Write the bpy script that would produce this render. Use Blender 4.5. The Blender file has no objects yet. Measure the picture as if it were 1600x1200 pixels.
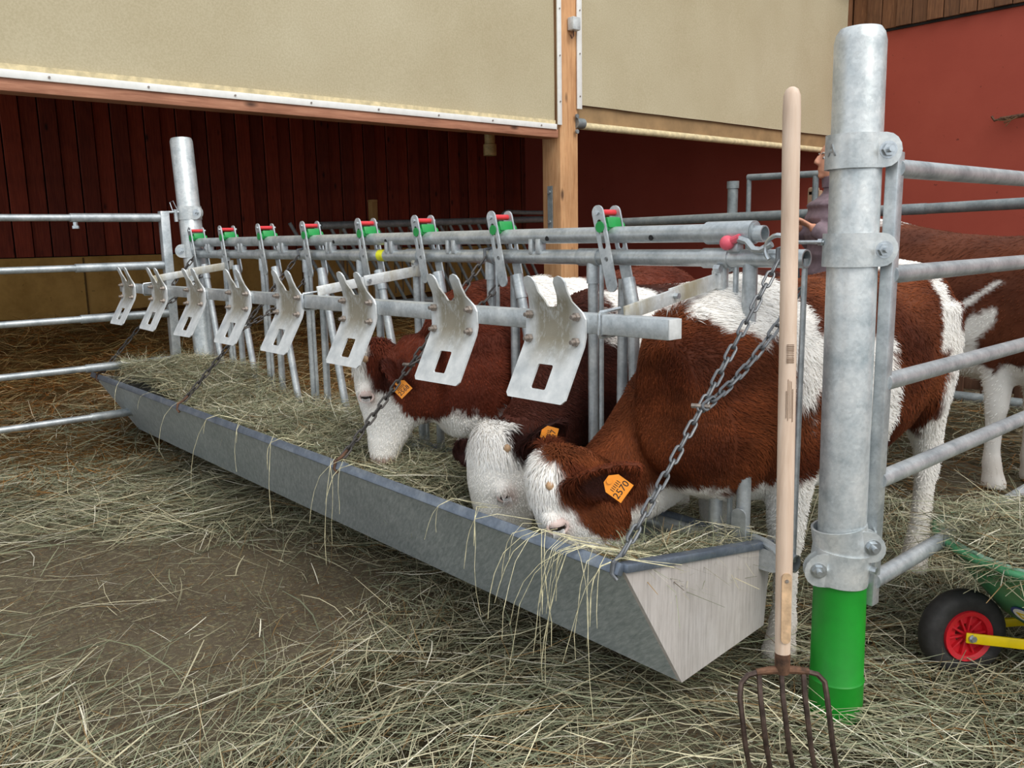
import bpy, bmesh, math, random
import numpy as np
from mathutils import Vector, Matrix
random.seed(7)
rng = np.random.default_rng(7)
scn = bpy.context.scene
COL = scn.collection
PI = math.pi

# ------------------------------------------------------------------ camera
F_PX = 1323.0                                    # focal length in pixels of the 1600x1200 frame
RC = np.array([[0.6610, -0.1170, 0.7410], [0.7500, 0.1280, -0.6490], [-0.0190, 0.9850, 0.1720]])
cam_d = bpy.data.cameras.new('camera'); cam = bpy.data.objects.new('camera', cam_d); COL.objects.link(cam)
cam_d.sensor_fit = 'HORIZONTAL'; cam_d.sensor_width = 36.0; cam_d.lens = 36.0 * F_PX / 1600.0
cam_d.clip_start = 0.05; cam_d.clip_end = 200
_R = Matrix([list(r) for r in RC]); _R = _R.to_quaternion().to_matrix().to_4x4()
cam.matrix_world = Matrix.Translation((0.983, -1.948, 1.25)) @ _R
scn.camera = cam

# ------------------------------------------------------------------ light and exposure
w = bpy.data.worlds.new('sky'); scn.world = w; w.use_nodes = True
bg = w.node_tree.nodes['Background']
bg.inputs[0].default_value = (0.88, 0.94, 1.0, 1.0)
bg.inputs[1].default_value = 1.0
sun_d = bpy.data.lights.new('hazy_sun', 'SUN'); sun = bpy.data.objects.new('hazy_sun', sun_d); COL.objects.link(sun)
sun_d.energy = 1.9; sun_d.angle = math.radians(40); sun_d.color = (1.0, 0.95, 0.87)
sun.location = (6, -5, 9)
sun.rotation_euler = Vector((-0.68, 0.16, -0.72)).to_track_quat('-Z', 'Y').to_euler()
scn.view_settings.view_transform = 'Standard'; scn.view_settings.look = 'None'
scn.view_settings.gamma = 1.0; scn.view_settings.use_curve_mapping = False
scn.view_settings.exposure = 0.2

# ------------------------------------------------------------------ colours and materials
def lin(c, a=1.0):
    o = []
    for v in c[:3]:
        v = v / 255.0
        o.append(v / 12.92 if v <= 0.04045 else ((v + 0.055) / 1.055) ** 2.4)
    return (o[0], o[1], o[2], a)
def L3(c): return np.array(lin(c)[:3])

class Mat:
    def __init__(s, name):
        s.m = bpy.data.materials.new(name); s.m.use_nodes = True
        s.nt = s.m.node_tree; s.b = s.nt.nodes['Principled BSDF']
    def n(s, t, **k):
        x = s.nt.nodes.new(t)
        for a, v in k.items(): setattr(x, a, v)
        return x
    def l(s, a, b): s.nt.links.new(a, b)
    def coords(s, scale=(1, 1, 1)):
        tc = s.n('ShaderNodeTexCoord'); mp = s.n('ShaderNodeMapping'); mp.inputs['Scale'].default_value = scale
        s.l(tc.outputs['Object'], mp.inputs['Vector']); return mp.outputs['Vector']
    def noise(s, vec, scale, detail=4, rough=0.6, dist=0):
        x = s.n('ShaderNodeTexNoise'); x.inputs['Scale'].default_value = scale; x.inputs['Detail'].default_value = detail
        x.inputs['Roughness'].default_value = rough; x.inputs['Distortion'].default_value = dist
        s.l(vec, x.inputs['Vector']); return x.outputs['Fac']
    def ramp(s, fac, stops):
        r = s.n('ShaderNodeValToRGB'); e = r.color_ramp.elements
        while len(e) < len(stops): e.new(0.5)
        for i, (p, c) in enumerate(stops): e[i].position = p; e[i].color = lin(c)
        s.l(fac, r.inputs['Fac']); return r.outputs['Color']
    def mix(s, fac, a, b, mode='MIX'):
        x = s.n('ShaderNodeMix', data_type='RGBA', blend_type=mode)
        if isinstance(fac, float): x.inputs['Factor'].default_value = fac
        else: s.l(fac, x.inputs['Factor'])
        for i, v in ((6, a), (7, b)):
            if isinstance(v, tuple): x.inputs[i].default_value = lin(v)
            else: s.l(v, x.inputs[i])
        return x.outputs[2]
    def base(s, c): 
        if isinstance(c, tuple): s.b.inputs['Base Color'].default_value = lin(c)
        else: s.l(c, s.b.inputs['Base Color'])
    def set(s, rough=0.6, metal=0.0, spec=0.5):
        s.b.inputs['Roughness'].default_value = rough; s.b.inputs['Metallic'].default_value = metal
        s.b.inputs['Specular IOR Level'].default_value = spec; return s
    def bump(s, fac, strength=0.3, dist=0.01):
        x = s.n('ShaderNodeBump'); x.inputs['Strength'].default_value = strength; x.inputs['Distance'].default_value = dist
        s.l(fac, x.inputs['Height']); s.l(x.outputs['Normal'], s.b.inputs['Normal'])

def plain(name, c, rough=0.6, metal=0.0, var=0.12, scale=18, bump=0.0, spec=0.5):
    m = Mat(name); v = m.coords(); f = m.noise(v, scale)
    lo = tuple(max(0, x * (1 - var)) for x in c); hi = tuple(min(255, x * (1 + var)) for x in c)
    m.base(m.ramp(f, [(0.3, lo), (0.7, hi)])); m.set(rough, metal, spec)
    if bump: m.bump(f, bump)
    return m.m
def galvanised(name, a, b, c, rough=0.45, metal=0.55, dirt=None, dscale=5):
    m = Mat(name); v = m.coords()
    vo = m.n('ShaderNodeTexVoronoi'); vo.inputs['Scale'].default_value = 130; m.l(v, vo.inputs['Vector'])
    n1 = m.noise(v, 14, 5, 0.65); n2 = m.noise(v, 160, 3, 0.5)
    c1 = m.ramp(n1, [(0.28, a), (0.5, b), (0.74, c)])
    sp = m.ramp(vo.outputs['Color'], [(0.0, (190, 190, 190)), (1.0, (255, 255, 255))])
    c2 = m.mix(0.35, c1, sp, 'MULTIPLY')
    if dirt:
        n3 = m.noise(m.coords((1, 1, 0.35)), dscale, 6, 0.7)
        f = m.n('ShaderNodeMapRange'); f.inputs[1].default_value = 0.45; f.inputs[2].default_value = 0.62; m.l(n3, f.inputs[0])
        c2 = m.mix(f.outputs[0], c2, dirt)
    m.base(c2); m.set(rough, metal); m.bump(n2, 0.06, 0.004); return m.m
def timber(name, a, b, c, axis=2, scale=9, rough=0.75, knots=True):
    m = Mat(name); sc = [7.0, 7.0, 7.0]; sc[axis] = 0.45
    oi = m.n('ShaderNodeObjectInfo')
    def shift(vec):
        mm = m.n('ShaderNodeMath', operation='MULTIPLY'); mm.inputs[1].default_value = 37.0; m.l(oi.outputs['Random'], mm.inputs[0])
        ad = m.n('ShaderNodeVectorMath', operation='ADD'); m.l(vec, ad.inputs[0]); m.l(mm.outputs[0], ad.inputs[1]); return ad.outputs[0]
    v = shift(m.coords(tuple(sc))); f = m.noise(v, scale, 6, 0.65, 0.6); f2 = m.noise(m.coords(), 3.0, 3)
    col = m.ramp(f, [(0.25, a), (0.5, b), (0.75, c)])
    col = m.mix(0.35, col, m.ramp(f2, [(0.3, (150, 140, 130)), (0.7, (255, 255, 255))]), 'MULTIPLY')
    if knots:
        vo = m.n('ShaderNodeTexVoronoi'); vo.inputs['Scale'].default_value = 1.0
        kc = [6.0, 6.0, 6.0]; kc[axis] = 2.4; m.l(shift(m.coords(tuple(kc))), vo.inputs['Vector'])
        k = m.n('ShaderNodeMapRange'); k.inputs[1].default_value = 0.05; k.inputs[2].default_value = 0.14
        k.inputs[3].default_value = 1.0; k.inputs[4].default_value = 0.0; m.l(vo.outputs['Distance'], k.inputs[0])
        col = m.mix(k.outputs[0], col, tuple(x * 0.55 for x in a))
    m.base(col); m.set(rough); m.bump(f, 0.12, 0.004); return m.m
def attr_mat(name, rough=0.8, spec=0.2, sheen=0.0):
    m = Mat(name); a = m.n('ShaderNodeAttribute'); a.attribute_name = 'col'
    m.l(a.outputs['Color'], m.b.inputs['Base Color']); m.set(rough, 0, spec)
    if sheen: m.b.inputs['Sheen Weight'].default_value = sheen
    return m.m

ZINC = galvanised('galvanised_steel', (158, 166, 171), (194, 200, 203), (224, 228, 229), 0.4, 0.6)
ZINC_POST = galvanised('galvanised_post', (168, 178, 182), (208, 213, 214), (236, 237, 235), 0.38, 0.45)
ZINC_WORN = galvanised('worn_zinc_plate', (186, 190, 192), (214, 217, 218), (236, 238, 238), 0.45, 0.3, (168, 158, 134), 5)
ZINC_DARK = galvanised('dull_zinc', (118, 126, 128), (140, 148, 150), (165, 170, 170), 0.55, 0.4)
CHAIN = galvanised('chain_steel', (96, 98, 102), (120, 123, 127), (150, 152, 154), 0.45, 0.6)
CHAIN_OLD = galvanised('rusting_chain_steel', (66, 64, 64), (88, 84, 82), (108, 100, 94), 0.55, 0.5)
RUST = plain('rusty_iron', (92, 66, 50), 0.75, 0.3, 0.35, 40, 0.3)
TINE = plain('worn_dark_steel', (82, 68, 62), 0.42, 0.7, 0.35, 30, 0.1)
RUSTBOLT = plain('weathered_bolt', (142, 132, 124), 0.5, 0.5, 0.25, 60)
BOLT = plain('bright_bolt', (190, 196, 200), 0.3, 0.8, 0.1, 60)
GREEN = plain('green_plastic', (26, 150, 70), 0.45, 0, 0.06, 12)
GREENPIPE = plain('green_pipe_sleeve', (18, 134, 34), 0.42, 0, 0.08, 9)
RED = plain('red_plastic', (214, 50, 58), 0.45, 0, 0.06)
PINK = plain('faded_red_knob', (222, 92, 110), 0.45, 0, 0.06)
YTAPE = plain('yellow_tape', (226, 224, 40), 0.5)
def plate_mat():
    m = Mat('stained_neck_plate'); v = m.coords(); n1 = m.noise(v, 16, 5, .65); n2_ = m.noise(m.coords((1, 1, .4)), 22, 6, .75); n3 = m.noise(v, 150, 3)
    c = m.ramp(n1, [(.28, (184, 190, 194)), (.5, (212, 216, 218)), (.74, (236, 238, 239))])
    sx = m.n('ShaderNodeSeparateXYZ'); m.l(v, sx.inputs[0]); zr = m.n('ShaderNodeMapRange'); zr.inputs[1].default_value = -.13; zr.inputs[2].default_value = -.05; m.l(sx.outputs['Z'], zr.inputs[0])
    zt = m.n('ShaderNodeMapRange'); zt.inputs[1].default_value = .10; zt.inputs[2].default_value = .05; m.l(sx.outputs['Z'], zt.inputs[0])
    xa = m.n('ShaderNodeMath', operation='ABSOLUTE'); m.l(sx.outputs['X'], xa.inputs[0]); xr = m.n('ShaderNodeMapRange'); xr.inputs[1].default_value = .10; xr.inputs[2].default_value = .05; m.l(xa.outputs[0], xr.inputs[0])
    nr = m.n('ShaderNodeMapRange'); nr.inputs[1].default_value = .30; nr.inputs[2].default_value = .5; m.l(n2_, nr.inputs[0]); f = nr.outputs[0]
    for o in (zr, zt, xr):
        k = m.n('ShaderNodeMath', operation='MULTIPLY'); m.l(f, k.inputs[0]); m.l(o.outputs[0], k.inputs[1]); f = k.outputs[0]
    k = m.n('ShaderNodeMath', operation='MULTIPLY'); k.inputs[1].default_value = .85; m.l(f, k.inputs[0])
    m.base(m.mix(k.outputs[0], c, (126, 116, 90))); m.set(.45, .2); m.bump(n3, .08, .004); return m.m
PLATE = plate_mat()
def trough_mat():
    m = Mat('scuffed_zinc_sheet'); v2 = m.coords()
    r1 = m.n('ShaderNodeMapping'); r1.inputs['Rotation'].default_value = (0, math.radians(38), 0); m.l(v2, r1.inputs['Vector'])
    r2 = m.n('ShaderNodeMapping'); r2.inputs['Scale'].default_value = (5, 8, 42); m.l(r1.outputs[0], r2.inputs['Vector']); v = r2.outputs[0]
    f = m.noise(v, 3.2, 6, 0.7, 0.4); g = m.noise(v2, 3.0, 4); h = m.noise(v2, 60, 3)
    col = m.ramp(f, [(0.25, (134, 144, 146)), (0.5, (172, 180, 182)), (0.78, (212, 217, 217))])
    col = m.mix(0.5, col, m.ramp(g, [(0.3, (200, 204, 206)), (0.7, (255, 255, 255))]), 'MULTIPLY')
    m.base(col); m.set(0.5, 0.2); m.bump(h, 0.08, 0.004); return m.m
TROUGH = trough_mat()
def endplate_mat():
    m = Mat('dusty_grey_board'); v = m.coords((30, 30, 2.2)); f = m.noise(v, 4, 6, 0.7); g = m.noise(m.coords(), 7, 4)
    col = m.ramp(f, [(0.25, (168, 162, 158)), (0.5, (196, 190, 187)), (0.8, (214, 209, 206))])
    col = m.mix(0.5, col, m.ramp(g, [(0.3, (214, 208, 200)), (0.7, (255, 255, 255))]), 'MULTIPLY')
    m.base(col); m.set(0.7, 0.05); m.bump(f, 0.1, 0.003); return m.m
ENDPLATE = endplate_mat()
RIMDARK = galvanised('dark_rim_steel', (98, 108, 122), (118, 128, 142), (150, 158, 166), 0.4, 0.5)
ASH = timber('ash_handle_wood', (204, 174, 150), (226, 200, 178), (238, 218, 200), 2, 6, 0.55, False)
BOARD = [timber('red_stained_board_%s' % k, tuple(x * t for x in (112, 44, 27)), tuple(x * t for x in (148, 60, 38)), tuple(x * t for x in (170, 76, 48)))
         for k, t in (('a', 1.0), ('b', 0.88), ('c', 1.1))]
CLAD = [timber('brown_cladding_%s' % k, tuple(x * t for x in (92, 58, 34)), tuple(x * t for x in (128, 84, 52)), tuple(x * t for x in (156, 108, 70)))
        for k, t in (('a', 1.0), ('b', 0.9))]
BEAM = timber('weathered_beam', (150, 98, 74), (184, 128, 100), (204, 150, 120), 1)
POSTWOOD = timber('pale_spruce_post', (176, 124, 84), (212, 160, 112), (226, 182, 136), 2)
PALLET = timber('old_pallet_wood', (78, 50, 36), (104, 70, 50), (124, 90, 66), 2)
STAKE = timber('worn_stake_wood', (150, 118, 92), (180, 146, 118), (200, 170, 140), 2, 9, 0.8, False)
def concrete(name, a, b, c, sc=2.5):
    m = Mat(name); v = m.coords(); f = m.noise(v, sc, 7, 0.65); h = m.noise(v, 40, 3)
    col = m.ramp(f, [(0.28, a), (0.52, b), (0.75, c)])
    vo = m.noise(v, 16, 2); k = m.n('ShaderNodeMapRange'); k.inputs[1].default_value = 0.69; k.inputs[2].default_value = 0.76; m.l(vo, k.inputs[0])
    col = m.mix(k.outputs[0], col, tuple(x * 0.72 for x in a))
    m.base(col); m.set(0.85); m.bump(h, 0.15, 0.005); return m.m
OCHRE = concrete('ochre_concrete', (178, 136, 66), (212, 166, 90), (228, 186, 112))
REDWALL = concrete('red_render', (158, 66, 50), (166, 72, 55), (172, 78, 60), 1.2)
GREYWALL = plain('grey_render', (120, 116, 110), 0.9)
CEILM = timber('dark_ceiling_wood', (92, 62, 44), (112, 78, 56), (128, 92, 68), 0, 6, 0.8, False)
def fabric():
    m = Mat('beige_curtain_fabric'); v = m.coords(); f = m.noise(v, 1.1, 5, 0.6); wv = m.noise(m.coords((1, 160, 12)), 3, 3); g = m.noise(v, 90, 2)
    col = m.ramp(f, [(0.3, (186, 174, 144)), (0.5, (192, 181, 152)), (0.72, (198, 188, 160))])
    col = m.mix(0.35, col, m.ramp(g, [(0.35, (214, 208, 196)), (0.65, (255, 255, 255))]), 'MULTIPLY')
    col = m.mix(0.06, col, m.ramp(wv, [(0.35, (180, 172, 150)), (0.65, (255, 255, 255))]), 'MULTIPLY')
    m.base(col); m.set(0.85, 0, 0.2); m.bump(g, 0.08, 0.003); return m.m
FABRIC = fabric()
SKIRT = plain('dusty_curtain_skirt', (150, 122, 86), 0.85, 0, 0.1, 5)
HEM = plain('pale_curtain_hem', (214, 198, 158), 0.8)
WHITE = plain('white_fixing_strip', (238, 238, 234), 0.45, 0, 0.03)
CREAMPIPE = plain('cream_plastic_pipe', (206, 178, 120), 0.5)
GREYPL = plain('grey_plastic', (196, 200, 200), 0.5)
DARK = plain('dark_recess', (22, 20, 20), 0.8)
EYE = plain('dark_eye', (26, 18, 16), 0.08, 0, 0.05, 20, 0, 0.8)
LIDPINK = plain('pink_eyelid', (224, 200, 192), 0.6)
LASH = plain('white_lashes', (232, 228, 226), 0.6)
HORN = plain('horn_bud', (176, 142, 108), 0.6, 0, 0.1, 60)
TAG = plain('orange_tag', (238, 146, 34), 0.4, 0, 0.04)
INK = plain('black_ink', (24, 20, 18), 0.6)
PRINT = plain('faded_print', (128, 104, 84), 0.7)
TYRE = plain('black_tyre_rubber', (46, 44, 43), 0.7, 0, 0.2, 30, 0.2)
RIMRED = plain('red_wheel_plastic', (206, 32, 44), 0.38, 0, 0.06)
YELLOW = plain('yellow_plastic_arm', (240, 208, 12), 0.42, 0, 0.05)
TRAYG = plain('green_barrow_plastic', (76, 146, 102), 0.42, 0, 0.12, 10)
TRAYRIM = plain('pale_green_rim', (152, 190, 168), 0.45, 0, 0.08, 20)
BLUE = plain('decal_blue', (44, 72, 130), 0.5)
JACKET = plain('mauve_quilted_jacket', (122, 104, 112), 0.7, 0, 0.12, 20, 0.2)
TROUSER = plain('dark_trousers', (52, 54, 66), 0.85)
SKIN = plain('skin', (206, 146, 118), 0.55, 0, 0.06, 30)
CAPM = plain('grey_hair', (170, 164, 158), 0.8)
BOOT = plain('rubber_boot', (44, 58, 44), 0.5)
COAT = attr_mat('calf_coat', 0.75, 0.25)
FUR = attr_mat('calf_fur', 0.7, 0.12)
HAY = attr_mat('hay_strands', 0.75, 0.2)
def ground_mat():
    m = Mat('trodden_earth'); v = m.coords(); f = m.noise(v, 1.6, 8, 0.7); g = m.noise(v, 55, 5, 0.75); h = m.noise(m.coords((60, 160, 60)), 2.5, 4, 0.7)
    col = m.ramp(f, [(0.3, (80, 70, 58)), (0.5, (96, 86, 72)), (0.7, (108, 99, 82))])
    k = m.n('ShaderNodeMapRange'); k.inputs[1].default_value = 0.5; k.inputs[2].default_value = 0.72; m.l(g, k.inputs[0])
    col = m.mix(k.outputs[0], col, (138, 130, 100))
    col = m.mix(0.4, col, m.ramp(h, [(0.35, (150, 140, 130)), (0.65, (255, 255, 255))]), 'MULTIPLY')
    m.base(col); m.set(0.95, 0, 0.1); m.bump(g, 0.6, 0.008); return m.m
GROUND = ground_mat()
def bed_mat():
    m = Mat('matted_straw'); v = m.coords((26, 90, 26)); f = m.noise(v, 2.0, 6, 0.8, 1.0); g = m.noise(m.coords(), 2.2, 4)
    col = m.ramp(f, [(0.3, (84, 60, 34)), (0.5, (138, 102, 60)), (0.75, (172, 136, 84))])
    col = m.mix(0.6, col, m.ramp(g, [(0.35, (140, 120, 96)), (0.65, (255, 255, 255))]), 'MULTIPLY')
    m.base(col); m.set(0.9, 0, 0.1); m.bump(f, 0.8, 0.02); return m.m
BED = bed_mat()

# ------------------------------------------------------------------ mesh helpers
class MB:
    def __init__(s): s.v = []; s.f = []
    def add(s, vs, fs):
        o = len(s.v); s.v += [tuple(float(c) for c in p) for p in vs]; s.f += [tuple(i + o for i in f) for f in fs]; return s
    def box(s, c, size, rot=None, bev=0.0):
        hx, hy, hz = (q / 2 for q in size); b = min(bev, hx * .9, hy * .9, hz * .9)
        if b <= 0:
            vs = [(x, y, z) for x in (-hx, hx) for y in (-hy, hy) for z in (-hz, hz)]
            fs = [(0, 1, 3, 2), (4, 6, 7, 5), (0, 4, 5, 1), (2, 3, 7, 6), (0, 2, 6, 4), (1, 5, 7, 3)]
        else:
            bm = bmesh.new(); bmesh.ops.create_cube(bm, size=1.0)
            for q in bm.verts: q.co = Vector((q.co.x * size[0], q.co.y * size[1], q.co.z * size[2]))
            bmesh.ops.bevel(bm, geom=bm.edges[:], offset=b, segments=2, affect='EDGES', profile=0.5)
            bm.verts.index_update(); vs = [tuple(q.co) for q in bm.verts]; fs = [tuple(q.index for q in f.verts) for f in bm.faces]; bm.free()
        R = rot if rot is not None else Matrix.Identity(3); C = Vector(c)
        return s.add([R @ Vector(p) + C for p in vs], fs)
    def bar(s, p0, p1, w, h, up=(0, 0, 1), bev=0.0):            # rectangular bar from p0 to p1
        p0, p1 = Vector(p0), Vector(p1); d = (p1 - p0); L = d.length; d.normalize(); u = Vector(up)
        r = d.cross(u).normalized(); u = r.cross(d)
        R = Matrix((d, r, u)).transposed()
        return s.box((p0 + p1) / 2, (L, w, h), R, bev)
    def tube(s, p0, p1, r, n=14, r1=None, caps=True): return s.poly([p0, p1], [r, r if r1 is None else r1], n, caps)
    def poly(s, pts, rs, n=10, caps=True):
        pts = [Vector(p) for p in pts]; m = len(pts)
        if not isinstance(rs, (list, tuple)): rs = [rs] * m
        t0 = (pts[1] - pts[0]).normalized(); ref = Vector((0, 0, 1)) if abs(t0.z) < .9 else Vector((1, 0, 0))
        nrm = t0.cross(ref).normalized(); vs = []
        for i in range(m):
            t = (pts[min(i + 1, m - 1)] - pts[max(i - 1, 0)]).normalized()
            nrm = (nrm - t * nrm.dot(t)).normalized(); b = t.cross(nrm)
            vs += [pts[i] + (nrm * math.cos(2 * PI * k / n) + b * math.sin(2 * PI * k / n)) * rs[i] for k in range(n)]
        fs = [(i * n + k, i * n + (k + 1) % n, (i + 1) * n + (k + 1) % n, (i + 1) * n + k) for i in range(m - 1) for k in range(n)]
        if caps: fs += [tuple(range(n - 1, -1, -1)), tuple((m - 1) * n + k for k in range(n))]
        return s.add(vs, fs)
    def pipe_end(s, p0, d, r, ri, depth=0.06, n=20):            # hollow end: ring plus an inner bore
        p0 = Vector(p0); d = Vector(d).normalized(); a = d.orthogonal().normalized(); b = d.cross(a); vs = []
        for (rr, t) in ((r, 0), (ri, 0), (ri, -depth)):
            vs += [p0 + d * t + (a * math.cos(2 * PI * k / n) + b * math.sin(2 * PI * k / n)) * rr for k in range(n)]
        fs = [(j * n + k, (j + 1) * n + k, (j + 1) * n + (k + 1) % n, j * n + (k + 1) % n) for j in range(2) for k in range(n)]
        fs.append(tuple(2 * n + k for k in range(n)))
        return s.add(vs, fs)
    def prism(s, outline, O, U, V, th, holes=()):               # outline in (u,v), extruded by th along U x V
        O, U, V = Vector(O), Vector(U).normalized(), Vector(V).normalized(); W = U.cross(V)
        bm = bmesh.new(); eds = []
        for loop in [outline] + list(holes):
            vv = [bm.verts.new(O + U * a + V * b) for a, b in loop]
            eds += [bm.edges.new((vv[i], vv[(i + 1) % len(vv)])) for i in range(len(vv))]
        bmesh.ops.triangle_fill(bm, edges=eds, use_beauty=True, normal=W)
        bm.normal_update()
        r = bmesh.ops.extrude_face_region(bm, geom=bm.faces[:])
        for q in r['geom']:
            if isinstance(q, bmesh.types.BMVert): q.co += W * th
        bmesh.ops.recalc_face_normals(bm, faces=bm.faces[:])
        bm.verts.index_update(); vs = [tuple(q.co) for q in bm.verts]; fs = [tuple(q.index for q in f.verts) for f in bm.faces]; bm.free()
        return s.add(vs, fs)
    def ball(s, c, r, rot=None, n=12, m=8):
        if not isinstance(r, (tuple, list)): r = (r, r, r)
        C = Vector(c); R = rot if rot is not None else Matrix.Identity(3); vs = [(0, 0, r[2])]
        for i in range(1, m):
            a = PI * i / m
            vs += [(r[0] * math.sin(a) * math.cos(2 * PI * k / n), r[1] * math.sin(a) * math.sin(2 * PI * k / n), r[2] * math.cos(a)) for k in range(n)]
        vs.append((0, 0, -r[2])); fs = [(0, 1 + k, 1 + (k + 1) % n) for k in range(n)]
        for i in range(m - 2): fs += [(1 + i * n + k, 1 + (i + 1) * n + k, 1 + (i + 1) * n + (k + 1) % n, 1 + i * n + (k + 1) % n) for k in range(n)]
        e = len(vs) - 1; fs += [(e, 1 + (m - 2) * n + (k + 1) % n, 1 + (m - 2) * n + k) for k in range(n)]
        return s.add([R @ Vector(p) + C for p in vs], fs)
    def loft(s, secs, n=16):                                    # secs: (centre, a-vector, b-vector[, power])
        vs = []
        for q in secs:
            c, a, b = Vector(q[0]), Vector(q[1]), Vector(q[2]); p = q[3] if len(q) > 3 else 1.0
            for k in range(n):
                x, y = math.cos(2 * PI * k / n), math.sin(2 * PI * k / n)
                x = math.copysign(abs(x) ** p, x); y = math.copysign(abs(y) ** p, y)
                vs.append(c + a * x + b * y)
        m = len(secs)
        fs = [(i * n + k, i * n + (k + 1) % n, (i + 1) * n + (k + 1) % n, (i + 1) * n + k) for i in range(m - 1) for k in range(n)]
        fs += [tuple(range(n - 1, -1, -1)), tuple((m - 1) * n + k for k in range(n))]
        return s.add(vs, fs)
    def lathe(s, prof, O, axis, n=24):                          # prof: (radius, height along axis)
        O = Vector(O); d = Vector(axis).normalized(); a = d.orthogonal().normalized(); b = d.cross(a); vs = []
        for r, h in prof: vs += [O + d * h + (a * math.cos(2 * PI * k / n) + b * math.sin(2 * PI * k / n)) * r for k in range(n)]
        m = len(prof)
        fs = [(i * n + k, i * n + (k + 1) % n, (i + 1) * n + (k + 1) % n, (i + 1) * n + k) for i in range(m - 1) for k in range(n)]
        return s.add(vs, fs)

def wloc(o):
    v = Vector((0, 0, 0))
    while o is not None: v = v + o.location; o = o.parent
    return v
def link(o, parent=None):
    COL.objects.link(o)
    if parent is not None: o.parent = parent
    return o
def mesh_of(name, mb, mat, off=(0, 0, 0), smooth=35):
    me = bpy.data.meshes.new(name); off = Vector(off)
    me.from_pydata([tuple(Vector(p) - off) for p in mb.v], [], mb.f); me.update()
    bm = bmesh.new(); bm.from_mesh(me); bmesh.ops.recalc_face_normals(bm, faces=bm.faces[:]); bm.to_mesh(me); bm.free()
    if smooth:
        me.shade_smooth(); me.set_sharp_from_angle(angle=math.radians(smooth))
    if mat is not None: me.materials.append(mat)
    return me
def part(name, mb, mat, parent=None, smooth=35, local=False):   # coordinates are world coordinates unless local
    off = (0, 0, 0) if (local or parent is None) else wloc(parent)
    return link(bpy.data.objects.new(name, mesh_of(name, mb, mat, off, smooth)), parent)
def inst(name, me, parent, loc, rot=None):
    o = bpy.data.objects.new(name, me); o.location = loc
    if rot is not None: o.rotation_euler = rot
    return link(o, parent)
def thing(name, label, cat, loc=(0, 0, 0), group=None):
    o = bpy.data.objects.new(name, None); o.location = loc; o.empty_display_size = 0.1; link(o)
    return tag(o, label, cat, group)
def tag(o, label, cat, group=None):
    o['label'] = label; o['category'] = cat
    if group: o['group'] = group
    return o
def structure(o): o['kind'] = 'structure'; return o
def stuff(o): o['kind'] = 'stuff'; return o
def rounded(w, h, r, n=4, cx=0, cy=0):
    out = []
    for (sx, sy, a0) in ((1, 1, 0), (-1, 1, 90), (-1, -1, 180), (1, -1, 270)):
        for k in range(n + 1):
            a = math.radians(a0 + 90 * k / n); out.append((cx + sx * (w / 2 - r) + r * math.cos(a), cy + sy * (h / 2 - r) + r * math.sin(a)))
    return out
def text_part(name, s, O, U, V, size, mat, parent, depth=0.0006, local_off=None):
    cu = bpy.data.curves.new(name, 'FONT'); cu.body = s; cu.size = size; cu.align_x = 'CENTER'; cu.align_y = 'CENTER'; cu.extrude = depth; cu.resolution_u = 3
    o = bpy.data.objects.new(name, cu); COL.objects.link(o)
    bpy.context.view_layer.update()
    me = bpy.data.meshes.new_from_object(o.evaluated_get(bpy.context.evaluated_depsgraph_get()))
    bpy.data.objects.remove(o)
    U = Vector(U).normalized(); V = Vector(V).normalized(); W = U.cross(V); off = wloc(parent) if local_off is None else Vector(local_off)
    me.transform(Matrix.Translation(Vector(O) - off) @ Matrix((U, V, W)).transposed().to_4x4())
    me.materials.clear(); me.materials.append(mat)
    return link(bpy.data.objects.new(name, me), parent)
CR, CU, CF = Vector(RC[:, 0]), Vector(RC[:, 1]), Vector(-RC[:, 2])       # directions measured along the picture's axes, used as plain world vectors

# ================================================================== THE SETTING
FX = -4.05            # plane of the barn's open front
WY = 7.725            # red side wall
BX = -9.7             # back wall
# ground
def grid_obj(name, x0, x1, y0, y1, nx, ny, zf, mat):
    xs = np.linspace(x0, x1, nx); ys = np.linspace(y0, y1, ny); X, Y = np.meshgrid(xs, ys)
    Z = zf(X, Y); V = np.stack([X, Y, Z], -1).reshape(-1, 3)
    i = np.arange(nx * ny).reshape(ny, nx); F = np.stack([i[:-1, :-1], i[:-1, 1:], i[1:, 1:], i[1:, :-1]], -1).reshape(-1, 4)
    me = bpy.data.meshes.new(name); me.from_pydata(V.tolist(), [], F.tolist()); me.shade_smooth(); me.materials.append(mat)
    return link(bpy.data.objects.new(name, me))
def fz(x, y):         # the trodden yard: gently uneven
    return 0.012 * np.sin(1.7 * x + 0.5) * np.cos(2.1 * y) + 0.006 * np.sin(6.3 * x + 1) * np.sin(5.1 * y + 2) - 0.01
structure(grid_obj('floor', -10, 14, -14, 9, 240, 230, fz, GROUND))
def bz(x, y):         # straw bedding under the roof, rising to the back
    t = np.clip((FX + 0.1 - x) / 3.2, 0, 1); t = t * t * (3 - 2 * t)
    return -0.03 + 0.47 * t + 0.12 * np.exp(-((x + 4.6) / .6) ** 2 - ((y + .5) / 1.0) ** 2) * np.clip((FX + .1 - x) / .2, 0, 1) + 0.05 * t * np.sin(2.3 * x + y) * np.cos(1.9 * y) + 0.025 * np.sin(5 * x + 1) * np.sin(4.3 * y)
bed = stuff(tag(grid_obj('straw_bedding', BX + .07, FX + 0.1, -6, WY - .03, 90, 160, bz, BED), 'deep brown straw bedding heaped inside the barn', 'straw'))

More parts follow.
